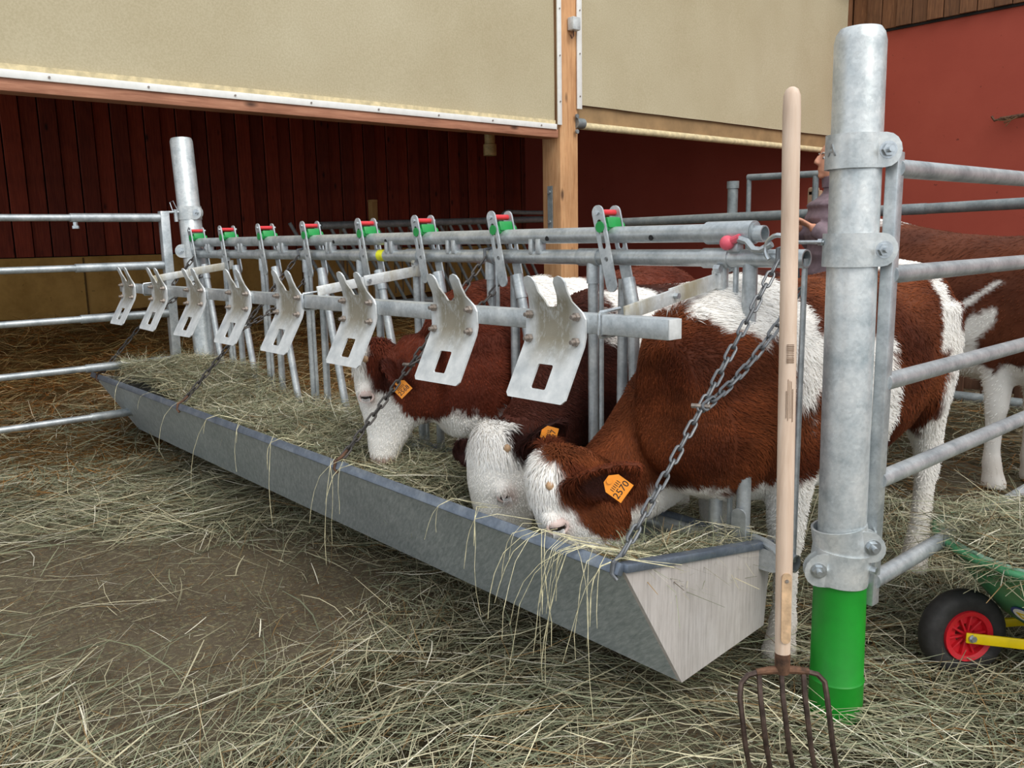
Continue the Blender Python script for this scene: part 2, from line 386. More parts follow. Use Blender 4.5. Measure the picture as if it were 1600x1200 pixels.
# back wall: ochre concrete below, red boards above
wb = structure(bpy.data.objects.new('wall_back', None)); link(wb); wb.location = (BX, 0, 0)
part('concrete_base', MB().box((BX - 0.1, 0.85, 0.55), (0.3, 13.8, 1.12)), OCHRE, wb)
for k in range(5):
    part('casting_seam', MB().box((BX + 0.05, -4.7 + k * 2.75 + 0.05, 0.55), (0.012, 0.02, 1.1)), plain('seam_stain', (112, 84, 44), 0.9) if k == 0 else bpy.data.materials['seam_stain'], wb)
bw = 0.187; nb = 74
bmesh_a = [mesh_of('board', MB().box((0, 0, 0), (0.03, bw * 0.93, 3.3), None, 0.004), m, (0, 0, 0), 0) for m in BOARD]
for k in range(nb):
    inst('board', bmesh_a[(k * 7 + k // 3) % 3], wb, (0.03 + (0.022 if k % 2 else 0.0), -6.0 + (k + .5) * bw, 1.12 + 1.65))
part('wall_backing', MB().box((BX - 0.05, 0.85, 2.9), (0.08, 13.8, 3.6)), DARK, wb)
# red side wall and its cladding
wr = structure(bpy.data.objects.new('wall_right', None)); link(wr); wr.location = (0, WY, 0)
part('render', MB().box((-1.3, WY + 0.15, 1.7), (17, 0.3, 3.45)), REDWALL, wr)
part('wall_backing', MB().box((-1.3, WY + 0.16, 4.2), (17, 0.3, 1.6)), DARK, wr)
cl = [mesh_of('cladding_board', MB().box((0, 0, 0), (0.158, 0.03, 1.6), None, 0.004), m, (0, 0, 0), 0) for m in CLAD]
for k in range(62): inst('cladding_board', cl[(k * 5 + k // 4) % 2], wr, (FX + 0.09 + k * 0.165, -0.03 - (0.02 if k % 2 else 0), 3.42 + 0.8))
part('cladding_drip_edge', MB().box((0.9, WY - 0.012, 3.41), (9.9, 0.02, 0.03)), DARK, wr)
# far left end of the barn, ceiling, front above the curtains
cg = structure(part('ceiling', MB().box(((BX + FX) / 2, 0.85, 4.45), (FX - BX + 0.6, 14, 0.12)), CEILM))
for k in range(5): part('rafter', MB().box(((BX + FX) / 2, -4.6 + k * 2.6, 4.3), (FX - BX, 0.14, 0.22)), CEILM, cg)
structure(part('wall_front', MB().box((FX - 0.03, 0.8, 4.2), (0.2, 13.8, 0.6)), CLAD[0]))

# timber front: beam, post, cladding corner
structure(part('trim_1', MB().box((FX - 0.06, -1.6, 2.053), (0.13, 9.2, 0.066), None, 0.006), BEAM))
tp = structure(part('trim_2', MB().box((FX - 0.105, 3.125, 2.15), (0.21, 0.205, 4.2), None, 0.006), POSTWOOD))
part('steel_bracket', MB().box((FX - 0.115, 3.015, 1.47), (0.055, 0.008, 0.36)), ZINC_DARK, tp)
for zz in (1.6, 1.36): part('bracket_bolt', MB().tube((FX - 0.115, 3.013, zz), (FX - 0.115, 2.995, zz), 0.013, 8), BOLT, tp)
structure(part('trim_3', MB().box((FX - 0.08, WY - 0.05, 3.1), (0.14, 0.1, 2.2), None, 0.005), CLAD[0]))

# curtains
def curtain_mesh(y0, y1, z0, z1, x):
    ys = np.linspace(y0, y1, 60); zs = np.linspace(z0, z1, 24); mb = MB()
    vs = [(x + 0.006 * math.sin(3 * y + 2 * z) + 0.004 * math.sin(9 * y), y, z) for z in zs for y in ys]
    n = len(ys); mb.add(vs, [(j * n + i, j * n + i + 1, (j + 1) * n + i + 1, (j + 1) * n + i) for j in range(len(zs) - 1) for i in range(n - 1)])
    vs2 = [(p[0] - 0.006, p[1], p[2]) for p in vs]
    mb.add(vs2, [(j * n + i, (j + 1) * n + i, (j + 1) * n + i + 1, j * n + i + 1) for j in range(len(zs) - 1) for i in range(n - 1)])
    return mb
c1 = thing('barn_curtain', 'large beige wind curtain held by a white strip above the left barn opening', 'curtain', (FX, 0, 2.1))
part('fabric_sheet', curtain_mesh(-6.0, 2.985, 2.1, 4.2, FX - 0.03), FABRIC, c1)
part('hem', MB().box((FX - 0.012, -1.51, 2.142), (0.012, 8.98, 0.03)), HEM, c1)
st = part('bottom_strip', MB().box((FX + 0.01, -1.52, 2.104), (0.014, 8.99, 0.042), None, 0.004), WHITE, c1)
scr = mesh_of('screw', MB().tube((0, 0, 0), (0.006, 0, 0), 0.006, 8), RUSTBOLT)
for k in range(17): inst('screw', scr, st, Vector((FX + 0.017, -5.2 + k * 0.5, 2.104)) - wloc(st))
ss = part('side_strip', MB().box((FX + 0.012, 3.008, 3.17), (0.014, 0.045, 2.1), None, 0.004), WHITE, c1)
for k in range(5): inst('screw', scr, ss, Vector((FX + 0.019, 3.008, 2.3 + k * 0.35)) - wloc(ss))
c2 = thing('barn_curtain', 'beige roll-up curtain with a dusty skirt, right of the timber post', 'curtain', (FX, 5, 2.2))
part('fabric_sheet', curtain_mesh(3.24, 7.68, 2.30, 4.2, FX - 0.02), FABRIC, c2)
part('skirt', curtain_mesh(3.26, 7.68, 2.14, 2.30, FX - 0.045), SKIRT, c2)
part('roller_tube', MB().tube((FX - 0.02, 3.26, 2.135), (FX - 0.02, 7.68, 2.135), 0.03, 14), HEM, c2)
part('roller_bracket', MB().tube((FX + 0.0, 3.2, 2.15), (FX + 0.0, 3.29, 2.15), 0.042, 12).tube((FX + 0.02, 3.19, 2.2), (FX + 0.035, 3.19, 2.2), 0.018, 8).tube((FX + 0.02, 3.19, 2.08), (FX + 0.035, 3.19, 2.08), 0.018, 8), ZINC_DARK, c2)
s2 = part('side_strip', MB().box((FX + 0.012, 3.235, 3.24), (0.014, 0.055, 1.96), None, 0.004), WHITE, c2)
for k in range(5): inst('screw', scr, s2, Vector((FX + 0.019, 3.235, 2.36 + k * 0.33)) - wloc(s2))
jb = thing('limit_switch', 'small grey box with a hook on the timber post between the curtains', 'switch', (FX, 3.125, 2.9))
part('housing', MB().box((FX + 0.04, 3.15, 2.9), (0.07, 0.085, 0.1), None, 0.01), GREYPL, jb)
part('hook', MB().poly([(FX + 0.04, 3.14, 2.85), (FX + 0.04, 3.145, 2.81), (FX + 0.04, 3.125, 2.79), (FX + 0.04, 3.11, 2.815)], 0.006, 6), RUST, jb)

# ================================================================== POSTS AND GATES
PR = 0.0575
def clamp(parent, C, z, e, flip=1, h=0.078, tilt=0.0, name='clamp', rx=0.0):
    # band round the post plus two rounded ears on the e side, with a bolt through them
    e = Vector(e).normalized(); q = Vector((e.y, -e.x, 0)) * flip; C = Vector((C[0], C[1], z)); up = (Vector((0, 0, 1)) + e * tilt).normalized()
    mb = MB(); R = PR + 0.001 + rx; n = 26
    prof = [(R, -h / 2), (R + 0.006, -h / 2), (R + 0.006, h / 2), (R, h / 2), (R, -h / 2)]
    mb.lathe(prof, C, up, 30)
    w_ = PR + 0.020
    out = [(0.0, -h / 2), (w_ - 0.02, -h / 2)] + [(w_ - h / 2 * 0.6 + h / 2 * 0.95 * math.cos(a), h / 2 * math.sin(a)) for a in np.linspace(-PI / 2, PI / 2, 9)] + [(0.0, h / 2)]
    for d_ in (PR * 0.80 + rx, PR * 0.42): mb.prism(out, C + q * d_, e, up, 0.006 * (1 if e.cross(up).dot(q) > 0 else -1))
    o = part(name, mb, ZINC_POST, parent)
    bc = C + e * (w_ - 0.018)
    bb = MB().tube(bc + q * PR * 0.25, bc + q * (PR * 0.80 + 0.03 + rx), 0.007, 10).tube(bc + q * (PR * .80 + 0.006 + rx), bc + q * (PR * 0.80 + 0.016 + rx), 0.015, 6)
    bb.tube(bc + q * (PR * .80 + 0.004 + rx), bc + q * (PR * .80 + 0.007 + rx), 0.02, 16)
    part('bolt', bb, BOLT, o)
    return o
post = thing('steel_post', 'tall round galvanised post with green foot sleeve, in the right foreground', 'post', (0, 0, 0))
TOP = Vector((-0.028, 0, 1.70))
def pz(z): return Vector((0.004 - 0.016 * z, 0.005, z))
part('tube', MB().lathe([(PR, -0.05), (PR, 1.672), (PR - 0.004, 1.69), (PR - 0.012, 1.702), (0.02, 1.708), (0.0005, 1.708)], pz(0), pz(1.7) , 40), ZINC_POST, post)
part('green_sleeve', MB().lathe([(PR + 0.001, 0.405), (PR + 0.006, 0.405), (PR + 0.008, 0.12), (PR + 0.011, 0.115), (PR + 0.009, 0.105), (PR + 0.009, -0.05)], pz(0), pz(1.7), 40), GREENPIPE, post)
E1 = (0.70, 0.71, 0)
cA = clamp(post, pz(1.43), 1.428, E1)
clamp(post, pz(1.2), 1.203, E1)
clamp(post, pz(.48), 0.482, E1, h=0.08, tilt=-0.16, rx=0.003)
clamp(post, pz(.42), 0.420, (-0.80, -0.60, 0), flip=-1, h=0.085, tilt=-0.10, rx=0.008)
nrm = Vector((0.60, -0.80, 0)); nl = Vector((-0.10, -1.0, 0)).normalized()
text_part('stamped_letter', 'A', pz(1.43) + Vector((0, 0, 1.43 - 1.43)) + Vector((-0.36, -0.93, 0)).normalized() * (PR + 0.0072), Vector((0.93, -0.36, 0)), (0, 0, 1), 0.04, BOLT, cA, 0.0012)

def gate_rails(parent, pts, r, mat=ZINC):
    for a, b in pts: part('rail', MB().tube(a, b, r, 18), mat, parent)
g = thing('steel_gate', 'galvanised five-rail gate hinged on the foreground post at right', 'gate', (0.06, 0.05, 0))
GX = 0.057
part('gate_upright', MB().box((GX - .002, 0.058, 0.87), (0.03, 0.034, 1.11), None, 0.003), ZINC, g)
gate_rails(g, [((GX, 0.06, z), (GX, 3.0, z)) for z in (1.388, 1.143, 0.884, 0.638, 0.375)], 0.0215)
part('gate_upright', MB().box((GX, 3.0, 0.87), (0.04, 0.04, 1.11), None, 0.003), ZINC, g)
part('bolt', MB().tube((GX - .03, 0.02, 0.42), (GX + 0.028, 0.02, 0.42), 0.009, 8), BOLT, g)
part('hinge_lug', MB().box((0.045, 0.035, 1.2), (0.05, 0.03, 0.05), None, 0.003).box((0.045, 0.035, 0.47), (0.05, 0.03, 0.05), None, 0.003), ZINC_POST, g)

p2 = thing('steel_post', 'round galvanised post at the far left end of the feed fence', 'post', (-4.06, 0, 0))
def p2z(z): return Vector((-3.99 - 0.085 * z, 0, z))
PR = 0.062
part('tube', MB().lathe([(0.064, -0.05), (0.064, 1.84), (0.058, 1.856), (0.0005, 1.862)], p2z(0), p2z(1.8) - p2z(0), 30), ZINC_POST, p2)
clamp(p2, p2z(1.42), 1.42, E1)
clamp(p2, p2z(1.2), 1.2, (-0.5, -0.86, 0), flip=-1)
lg = thing('steel_gate', 'galvanised telescopic gate left of the far post, before the straw', 'gate', (-4.1, -0.2, 0))
LX = -4.1
part('gate_upright', MB().box((LX, -0.155, 0.87), (0.05, 0.05, 1.12), None, 0.003), ZINC, lg)
for z in (1.393, 1.122, 0.842, 0.566, 0.288):
    sl = part('rail', MB().tube((LX, -5.2, z), (LX, -0.6, z), 0.0185, 16), ZINC, lg)
    part('rail_sleeve', MB().tube((LX, -0.655, z), (LX, -0.165, z), 0.0235, 16), ZINC, lg)
part('clamp_screw', MB().tube((LX, -0.63, 1.37), (LX, -0.63, 1.34), 0.012, 8).tube((LX, -0.63, 1.35), (LX, -0.63, 1.335), 0.018, 6), BOLT, lg)
lt = thing('latch_pin', 'wire latch pin with clip between left gate and far post', 'latch', (-4.1, -0.1, 1.42))
part('pin', MB().tube((LX, -0.14, 1.425), (-4.1, -0.06, 1.425), 0.007, 8).tube((LX, -0.085, 1.44), (LX, -0.085, 1.37), 0.011, 8), ZINC, lt)
part('wire_clip', MB().poly([(LX, -0.1, 1.43), (LX - .01, -0.11, 1.48), (LX, -0.095, 1.49), (LX, -0.07, 1.43), (LX, -0.05, 1.37), (LX, -0.04, 1.35), (LX, -0.035, 1.38), (LX, -0.07, 1.42)], 0.003, 5), BOLT, lt)

# ================================================================== FEED FENCE
ff = thing('feed_fence', 'galvanised headlock feed fence of eight places along the calf pen', 'fence', (-2.1, 0, 0))
ZU, ZL, ZB = 1.248, 1.181, 0.385
u_ = part('rail', MB().tube((-4.06, 0, ZU), (-0.27, 0, ZU), 0.0245, 20), ZINC, ff)
part('rail_sleeve', MB().tube((-0.42, 0, ZU), (-0.275, 0, ZU), 0.0305, 20).pipe_end((-0.274, 0, ZU), (1, 0, 0), 0.0305, 0.024, 0.02), ZINC, ff)
part('rail_inner_tube', MB().tube((-0.30, 0, ZU - .004), (-0.245, 0, ZU - .004), 0.0215, 20, None, False).pipe_end((-0.245, 0, ZU - .004), (1, 0, 0), 0.0215, 0.018, 0.05), ZINC, ff)
part('rail', MB().tube((-4.05, 0, ZL), (-0.125, 0, ZL), 0.0235, 20, None, False).pipe_end((-0.125, 0, ZL), (1, 0, 0), 0.0235, 0.0195, 0.08), ZINC, ff)
part('rail', MB().tube((-4.0, 0, ZB), (-0.12, 0, ZB), 0.024, 18, None, False).pipe_end((-0.12, 0, ZB), (1, 0, 0), 0.024, 0.019, 0.08), ZINC, ff)
part('rail_bore', MB().tube((-0.30, 0, ZU), (-0.293, 0, ZU), 0.017, 12).tube((-.2, 0, ZL), (-.195, 0, ZL), 0.019, 12).tube((-.2, 0, ZB), (-.195, 0, ZB), 0.0185, 12), DARK, ff)
LXS = [-0.788, -1.285, -1.742, -2.156, -2.644, -3.113, -3.585, -4.02]
# lever head, local origin at the lower rail, tilting in the fence's plane
def strip_outline(L0, L1, w0, w1):
    o = [(-w0 / 2, L0), (w0 / 2, L0)]
    o += [(w1 / 2 * math.cos(a), L1 + w1 / 2 * math.sin(a)) for a in np.linspace(0, PI, 9)]
    return o
def lever_meshes():
    U = Vector((1, 0, 0)); V = Vector((-0.26, 0, 1)).normalized(); U = Vector((V.z, 0, -V.x))
    mb = MB()
    out = [(0.02 * math.cos(a), -0.085 + 0.02 * math.sin(a)) for a in np.linspace(PI, 2 * PI, 9)] + [(0.022 * math.cos(a), 0.138 + 0.022 * math.sin(a)) for a in np.linspace(0, PI, 9)]
    slot = [(0.009 * math.cos(a), 0.035 + 0.009 * math.sin(a)) for a in np.linspace(PI, 2 * PI, 6)] + [(0.009 * math.cos(a), 0.108 + 0.009 * math.sin(a)) for a in np.linspace(0, PI, 6)]
    hole = [(0.008 * math.cos(a), -0.005 + 0.008 * math.sin(a)) for a in np.linspace(0, 2 * PI, 9)[:-1]]
    mb.prism(out, (0, -0.040, 0), U, V, 0.006, (slot, hole))
    mb.prism(out, (0, 0.036, 0), U, V, 0.006, (slot, hole))
    head = mesh_of('lever_head', mb, ZINC)
    top = V * 0.138
    rol = mesh_of('roller', MB().tube(top + Vector((0, -0.033, 0)), top + Vector((0, 0.033, 0)), 0.0095, 12), RED)
    pin = mesh_of('pin', MB().tube(top + Vector((0, -0.052, 0)), top + Vector((0, 0.05, 0)), 0.0075, 8), BOLT)
    b = MB().box(V * 0.103 + U * 0.004, (0.036, 0.060, 0.034), Matrix((U, Vector((0, 1, 0)), V)).transposed(), 0.006)
    b.tube(V * 0.094 + Vector((-.0, -0.048, 0)), V * 0.094 + Vector((0, 0.048, 0)), 0.017, 14)
    blk = mesh_of('stop_block', b, GREEN)
    return head, rol, pin, blk
lv = lever_meshes()
tabm = mesh_of('tab', MB().box((-0.016, -0.01, 0), (0.018, 0.03, 0.05), None, 0.003).box((0.02, -0.01, 0), (0.022, 0.03, 0.05), None, 0.003), ZINC)
upm = mesh_of('upright', MB().tube((0, 0, ZB), (0, 0, ZL), 0.0165, 14).tube((0, 0, 1.10), (0, 0, 1.165), 0.021, 14), ZINC)
rodm = mesh_of('rod', MB().tube((0, 0, ZB), (0, 0, ZL), 0.0075, 8), ZINC)
colm = mesh_of('rail_collar', MB().tube((-0.05, 0, 0), (0.035, 0, 0), 0.0275, 18), ZINC)
base = wloc(ff)
for i, x in enumerate(LXS):
    h = inst('lever_head', lv[0], ff, Vector((x + 0.035, 0, ZL)) - base)
    for nm, me in zip(('roller', 'pin', 'stop_block'), lv[1:]): inst(nm, me, h, (0, 0, 0))
    inst('upright', upm, ff, Vector((x - 0.06, 0.0, 0)) - base)
    inst('rod', rodm, ff, Vector((x - 0.025, 0.0, 0)) - base)
    inst('rail_collar', colm, ff, Vector((x - 0.065, 0.0, ZL)) - base)
    part('lock_upright', MB().tube((x + 0.045, 0.012, ZB), (x + 0.055, 0.012, 1.115), 0.0165, 14), ZINC, ff)
    xe = 0.13 if i == 0 else 0.26
    part('swing_bar', MB().tube((x + 0.085, -0.004, 1.12), (x + 0.105, -0.004, 1.04), 0.021, 14).tube((x + 0.105, -0.004, 1.04), (x + xe, -0.004, ZB + 0.03), 0.0175, 14), ZINC, ff)
    part('swing_rod', MB().tube((x + 0.085, 0.02, 0.99), (x + xe - 0.05, 0.02, ZB + .03), 0.007, 8), ZINC, ff)
    if i > 0: inst('tab', tabm, ff, Vector((x + 0.19, 0, (ZU + ZL) / 2)) - base)
for x in (-0.375, -0.285): part('upright', MB().tube((x, 0, ZB), (x, 0, ZL), 0.0195, 14), ZINC, ff)
part('rail_collar', MB().tube((-0.43, 0, ZL), (-0.345, 0, ZL), 0.0275, 18), ZINC, ff)
for x in (-0.335, -0.135): inst('rod', rodm, ff, Vector((x, 0.01, 0)) - base)
part('foot_clip', MB().prism(rounded(0.045, 0.13, 0.018), (-0.28, -0.024, 0.44), (1, 0, 0), (0, 0, 1), 0.006), ZINC, ff)
part('foot_clip', MB().prism(rounded(0.10, 0.06, 0.025), (-0.2, -0.026, ZB), (1, 0, 0), (0, 0, 1), 0.008).tube((-.22, 0, ZB), (-.17, 0, ZB), 0.029, 16), ZINC, ff)
part('yellow_tape', MB().tube((-2.06, 0, ZL), (-2.015, 0, ZL), 0.0246, 18), YTAPE, ff)
rl = part('release_handle', MB().poly([(-0.30, -0.035, 1.232), (-0.275, -0.035, 1.225), (-0.255, -0.035, 1.205), (-0.235, -0.033, 1.203), (-0.205, -0.03, 1.218)], 0.009, 8).box((-0.325, -0.012, ZL + 0.03), (0.034, 0.03, 0.026), None, 0.003), ZINC, ff)
part('knob', MB().ball((-0.335, -0.035, 1.222), 0.0195, None, 16, 10).tube((-0.33, -0.035, 1.224), (-0.296, -0.035, 1.236), 0.010, 10), PINK, rl)
part('rail_hole', MB().tube((-1.03, -0.0249, ZU - .008), (-1.03, -0.0215, ZU - .008), 0.008, 10).tube((-1.98, -.0249, ZU - .008), (-1.98, -.0215, ZU - .008), 0.008, 10).tube((-2.4, -.0249, ZU - .008), (-2.4, -.0215, ZU - .008), 0.008, 10).tube((-0.60, -.0249, ZU - .01), (-0.60, -.0215, ZU - .01), 0.008, 10), DARK, ff)

# neck rail with eight bent plates, held in front of the fence
nrl = thing('neck_rail', 'square galvanised bar with eight bent slotted plates in front of the feed fence', 'rail', (-2.1, -0.44, 1.02))
def bz_(x): return 1.036 + (x + 0.2) * 0.0077
YB = -0.44
part('square_bar', MB().bar((-4.08, YB + 0.022, bz_(-4.08)), (-0.205, YB + 0.022, bz_(-.2)), 0.046, 0.048, (0, 0, 1), 0.003), ZINC, nrl)
part('end_cap', MB().box((-0.2035, YB + 0.022, bz_(-.2)), (0.004, 0.044, 0.046), None, 0.001), plain('pale_cap', (204, 206, 206), 0.6), nrl)
def plate_mesh():
    hw = 0.108
    half = lambda pts: pts
    out = [(-hw + .010, -0.206), (hw - .010, -0.206), (hw, -0.196), (hw, 0.006), (hw - .010, 0.022), (0.066, 0.050), (0.060, 0.075), (0.060, 0.098), (0.053, 0.109), (0.040, 0.113), (0.027, 0.109), (0.019, 0.097),
           (0.020, 0.066), (0.012, 0.034), (-0.020, 0.034), (-0.046, 0.072), (-0.049, 0.098), (-0.057, 0.109), (-0.070, 0.113), (-0.084, 0.109), (-0.091, 0.097), (-0.088, 0.060), (-0.094, 0.022), (-hw, 0.006), (-hw, -0.196)]
    slot = rounded(0.056, 0.064, 0.006, 3, 0.0, -0.146)
    bm = bmesh.new()
    for loop in (out, slot):
        vv = [bm.verts.new((a, 0, b)) for a, b in loop]
        for q in range(len(vv)): bm.edges.new((vv[q], vv[(q + 1) % len(vv)]))
    bmesh.ops.triangle_fill(bm, edges=bm.edges[:], use_beauty=True, normal=(0, -1, 0))
    for zc in (-0.062, -0.048, -0.038, 0.022, 0.036, 0.052):
        bmesh.ops.bisect_plane(bm, geom=bm.verts[:] + bm.edges[:] + bm.faces[:], plane_co=(0, 0, zc), plane_no=(0, 0, 1))
    r = bmesh.ops.solidify(bm, geom=bm.faces[:], thickness=0.006)
    def py(z):
        if z > 0.022: return -(z - 0.022) * 0.22 - max(0, z - .052) * .15
        if z > -0.038: return 0.0
        if z > -0.062: return (z + 0.038) * 0.28
        return -0.0067 + (z + 0.062) * 0.50
    for v in bm.verts:
        z = v.co.z; v.co.y += py(z)
        if z < -.05: v.co.z = -.05 + (z + .05) * .94
    bmesh.ops.recalc_face_normals(bm, faces=bm.faces[:])
    me = bpy.data.meshes.new('neck_plate'); bm.to_mesh(me); bm.free(); me.materials.append(PLATE)
    me.shade_smooth(); me.set_sharp_from_angle(angle=math.radians(22))
    return me
plm = plate_mesh()
bolm = mesh_of('bolt', MB().tube((0, 0.002, 0), (0, -0.022, 0), 0.0055, 8).tube((0, 0.0, 0), (0, -0.010, 0), 0.0115, 6), RUSTBOLT)
nb0 = wloc(nrl)
for i, x in enumerate((-0.562, -0.985, -1.513, -2.015, -2.466, -2.946, -3.432, -3.909)):
    p = inst('neck_plate', plm, nrl, Vector((x, YB - 0.008, bz_(x) + 0.004)) - nb0)
    p.rotation_euler = (random.uniform(-.03, .03), random.uniform(-.02, .02), 0)
    for bx, b_z in ((-0.088, 0.012), (0.082, 0.012), (-0.088, -0.05), (0.082, -0.05)): inst('bolt', bolm, p, (bx, -0.001 if b_z > 0 else -0.004, b_z))
for x, xb in ((-0.375, -0.36), (-1.78, -1.86), (-3.55, -3.62)):
    mx = (x + xb) / 2
    part('bracket_arm', MB().bar((x, -0.015, 1.122), (mx, -0.23, 1.092), 0.008, 0.04, (0, 0, 1), 0.002).bar((mx, -0.20, 1.094), (xb, YB + 0.03, 1.062), 0.008, 0.036, (0, 0, 1), 0.002).box((x, -0.012, 1.125), (0.03, 0.025, 0.05), None, 0.003), ZINC_WORN, nrl)
    part('bolt', MB().tube((mx, -0.215, 1.093), (mx + 0.018, -0.215, 1.093), 0.008, 6), BOLT, nrl); part('bolt', MB().tube((x, -.03, 1.155), (x + .02, -0.03, 1.155), 0.011, 6), BOLT, nrl)
    zc = bz_(xb); yy0, yy1 = YB - 0.006, YB + 0.05
    xx = xb - 0.05
    part('u_bolt', MB().poly([(xx, yy1 + 0.02, zc + 0.035), (xx, yy0 + .004, zc + 0.03), (xx, yy0, zc + 0.024), (xx, yy0, zc - 0.024), (xx, yy0 + .004, zc - 0.03), (xx, yy1, zc - 0.03)], 0.0042, 8), BOLT, nrl)

# ================================================================== TROUGH
tr = thing('feed_trough', 'long sloping zinc feed trough full of hay, hung on chains', 'trough', (-2.2, -0.3, 0.3))
XT0, XT1 = -0.222, -4.25
PF, PB0, PB1, PR0, PR1 = (-0.580, 0.506), (-0.362, 0.150), (0.0, 0.182), (0.024, 0.407), None
def tx(y, z, x): return (x, y, z)
def sheet(mb, a, b, th, x0=XT0, x1=XT1, n=1):
    (ya, za), (yb, zb) = a, b; d = Vector((0, yb - ya, zb - za)).normalized(); nn = Vector((0, -d.z, d.y)) * th
    vs = []
    for x in (x0, x1):
        for (y, z) in (a, b): vs += [Vector((x, y, z)), Vector((x, y, z)) + nn]
    mb.add(vs, [(0, 2, 6, 4), (1, 5, 7, 3), (0, 1, 3, 2), (4, 6, 7, 5), (0, 4, 5, 1), (2, 3, 7, 6)])
m_ = MB(); sheet(m_, PF, PB0, 0.004); part('front_panel', m_, TROUGH, tr, 0)
m_ = MB(); sheet(m_, PB0, PB1, 0.004); sheet(m_, PB1, PR0, -0.004); part('back_panel', m_, TROUGH, tr, 0)
for nm, x in (('end_panel', XT0), ('end_panel', XT1)):
    m_ = MB().prism([(PF[0], PF[1] - .002), PB0, PB1, (PR0[0], PR0[1] - .002)], (x, 0, 0), (0, 1, 0), (0, 0, 1), 0.012)
    part(nm, m_, ENDPLATE, tr, 0)
part('end_rim', MB().bar((XT0 + 0.008, PF[0], PF[1] + .006), (XT0 + 0.008, PR0[0], PR0[1] + .006), 0.028, 0.022, (0, 0, 1), 0.004), RIMDARK, tr)
part('front_rim', MB().bar((XT0 + .01, PF[0] - 0.006, PF[1] + 0.002), (XT1, PF[0] - 0.006, PF[1] + 0.002), 0.020, 0.030, (0, 0.5, 1), 0.004), RIMDARK, tr)
part('back_rim', MB().tube((XT0, PR0[0], PR0[1]), (XT1, PR0[0], PR0[1]), 0.014, 12), RIMDARK, tr)
part('rim_joint', MB().bar((-1.42, PF[0] - 0.007, PF[1] + 0.004), (-1.426, PF[0] - 0.007, PF[1] + 0.004), 0.023, 0.033, (0, 0.5, 1), 0.001), ZINC_DARK, tr)
part('hinge_strap', MB().poly([(-0.25, 0.0, 0.425), (-0.20, -0.02, 0.428), (-0.16, -0.03, 0.42), (-0.14, -0.03, 0.395)], 0.012, 8), ZINC, tr)

# chains -------------------------------------------------------------
def link_mesh(mat):
    R_, L_, rr = 0.0088, 0.0135, 0.0037; pts = []
    for k in range(8): a = -PI / 2 + PI * k / 7; pts.append(Vector((L_ / 1 + R_ * math.cos(a), R_ * math.sin(a), 0)))
    for k in range(8): a = PI / 2 + PI * k / 7; pts.append(Vector((-L_ + R_ * math.cos(a), R_ * math.sin(a), 0)))
    n = 7; m = len(pts); vs = []
    for i in range(m):
        t = (pts[(i + 1) % m] - pts[i - 1]).normalized(); u = Vector((0, 0, 1)); v = t.cross(u)
        vs += [pts[i] + (u * math.cos(2 * PI * k / n) + v * math.sin(2 * PI * k / n)) * rr for k in range(n)]
    mb = MB().add(vs, [(i * n + k, i * n + (k + 1) % n, ((i + 1) % m) * n + (k + 1) % n, ((i + 1) % m) * n + k) for i in range(m) for k in range(n)])
    return mesh_of('link', mb, mat)
LK = link_mesh(CHAIN); LKO = link_mesh(CHAIN_OLD); PITCH = 0.0355
def run_links(root, a, b, me, sag=0.0, roll=0.6):
    a, b = Vector(a), Vector(b); n = max(2, round((b - a).length / PITCH)); o = wloc(root)
    def P(t): q = a.lerp(b, t); q.z -= sag * 4 * t * (1 - t); return q
    for i in range(n):
        t = (i + .5) / n; d = (P(t + .01) - P(t - .01)).normalized()
        q = d.to_track_quat('X', 'Z').to_matrix().to_4x4() @ Matrix.Rotation(roll + (PI / 2 if i % 2 else 0) + random.uniform(-.15, .15), 4, 'X')
        l = bpy.data.objects.new('link', me); l.matrix_basis = Matrix.Translation(P(t) - o) @ q; link(l, root)
def chain(label, xt, xb, dbl, me=LK):
    r = thing('trough_chain', label, 'chain', (xt, -0.03, ZL), 'chains holding up the trough')
    top = Vector((xt, -0.034, ZL - 0.005)); bot = Vector((xb, PF[0] + 0.015, PF[1] + 0.03))
    run_links(r, top, bot, me, 0.008)
    if dbl:
        t2 = Vector((xt + 0.03, 0.028, ZL - 0.075)); run_links(r, t2, top.lerp(bot, dbl) + Vector((0.012, 0, 0)), me, 0.03, 0.2)
        part('joining_bolt', MB().tube(top.lerp(bot, dbl) + Vector((-0.02, -.01, 0)), top.lerp(bot, dbl) + Vector((0.02, .01, 0)), 0.006, 6), RUSTBOLT, r)
    part('loop', MB().poly([top + Vector((0, 0.0, -0.01)), top + Vector((0, -0.0, 0.03)), Vector((xt, 0, ZL + 0.03)), Vector((xt + .012, 0.03, ZL + .01)), Vector((xt + .02, 0.03, ZL - .05))], 0.006, 8), CHAIN, r)
    part('hook', MB().poly([bot + Vector((0, 0.02, 0.02)), bot + Vector((0, -0.005, 0.0)), bot + Vector((0, -0.032, -0.012)), bot + Vector((0, -0.036, -0.036)), bot + Vector((0.01, -0.03, -0.05))], 0.0055, 8), CHAIN if me is LK else RUST, r)
    return r
chain('nearest galvanised chain, doubled, running to the trough end by the grey end board', -0.185, -0.228, 0.52)
chain('dark doubled chain from the rail to the trough rim beside the left calf head', -1.335, -1.46, 0.55, LKO)
chain('thin chain crossing behind the middle neck plates to the trough rim', -2.72, -2.88, 0.5, LKO)
chain('farthest short chain at the left post end of the trough', -3.98, -4.12, 0.5, LKO)
lr = thing('latch_rod', 'bright steel rod from the foreground post to the chain eye on the feed fence', 'rod', (-0.1, -0.03, 1.21))
part('rod_bar', MB().tube((-0.165, -0.035, 1.222), (-0.055, -0.045, 1.222), 0.0045, 8).tube((-0.07, -0.045, 1.222), (-0.06, -0.045, 1.222), 0.009, 6), BOLT, lr)
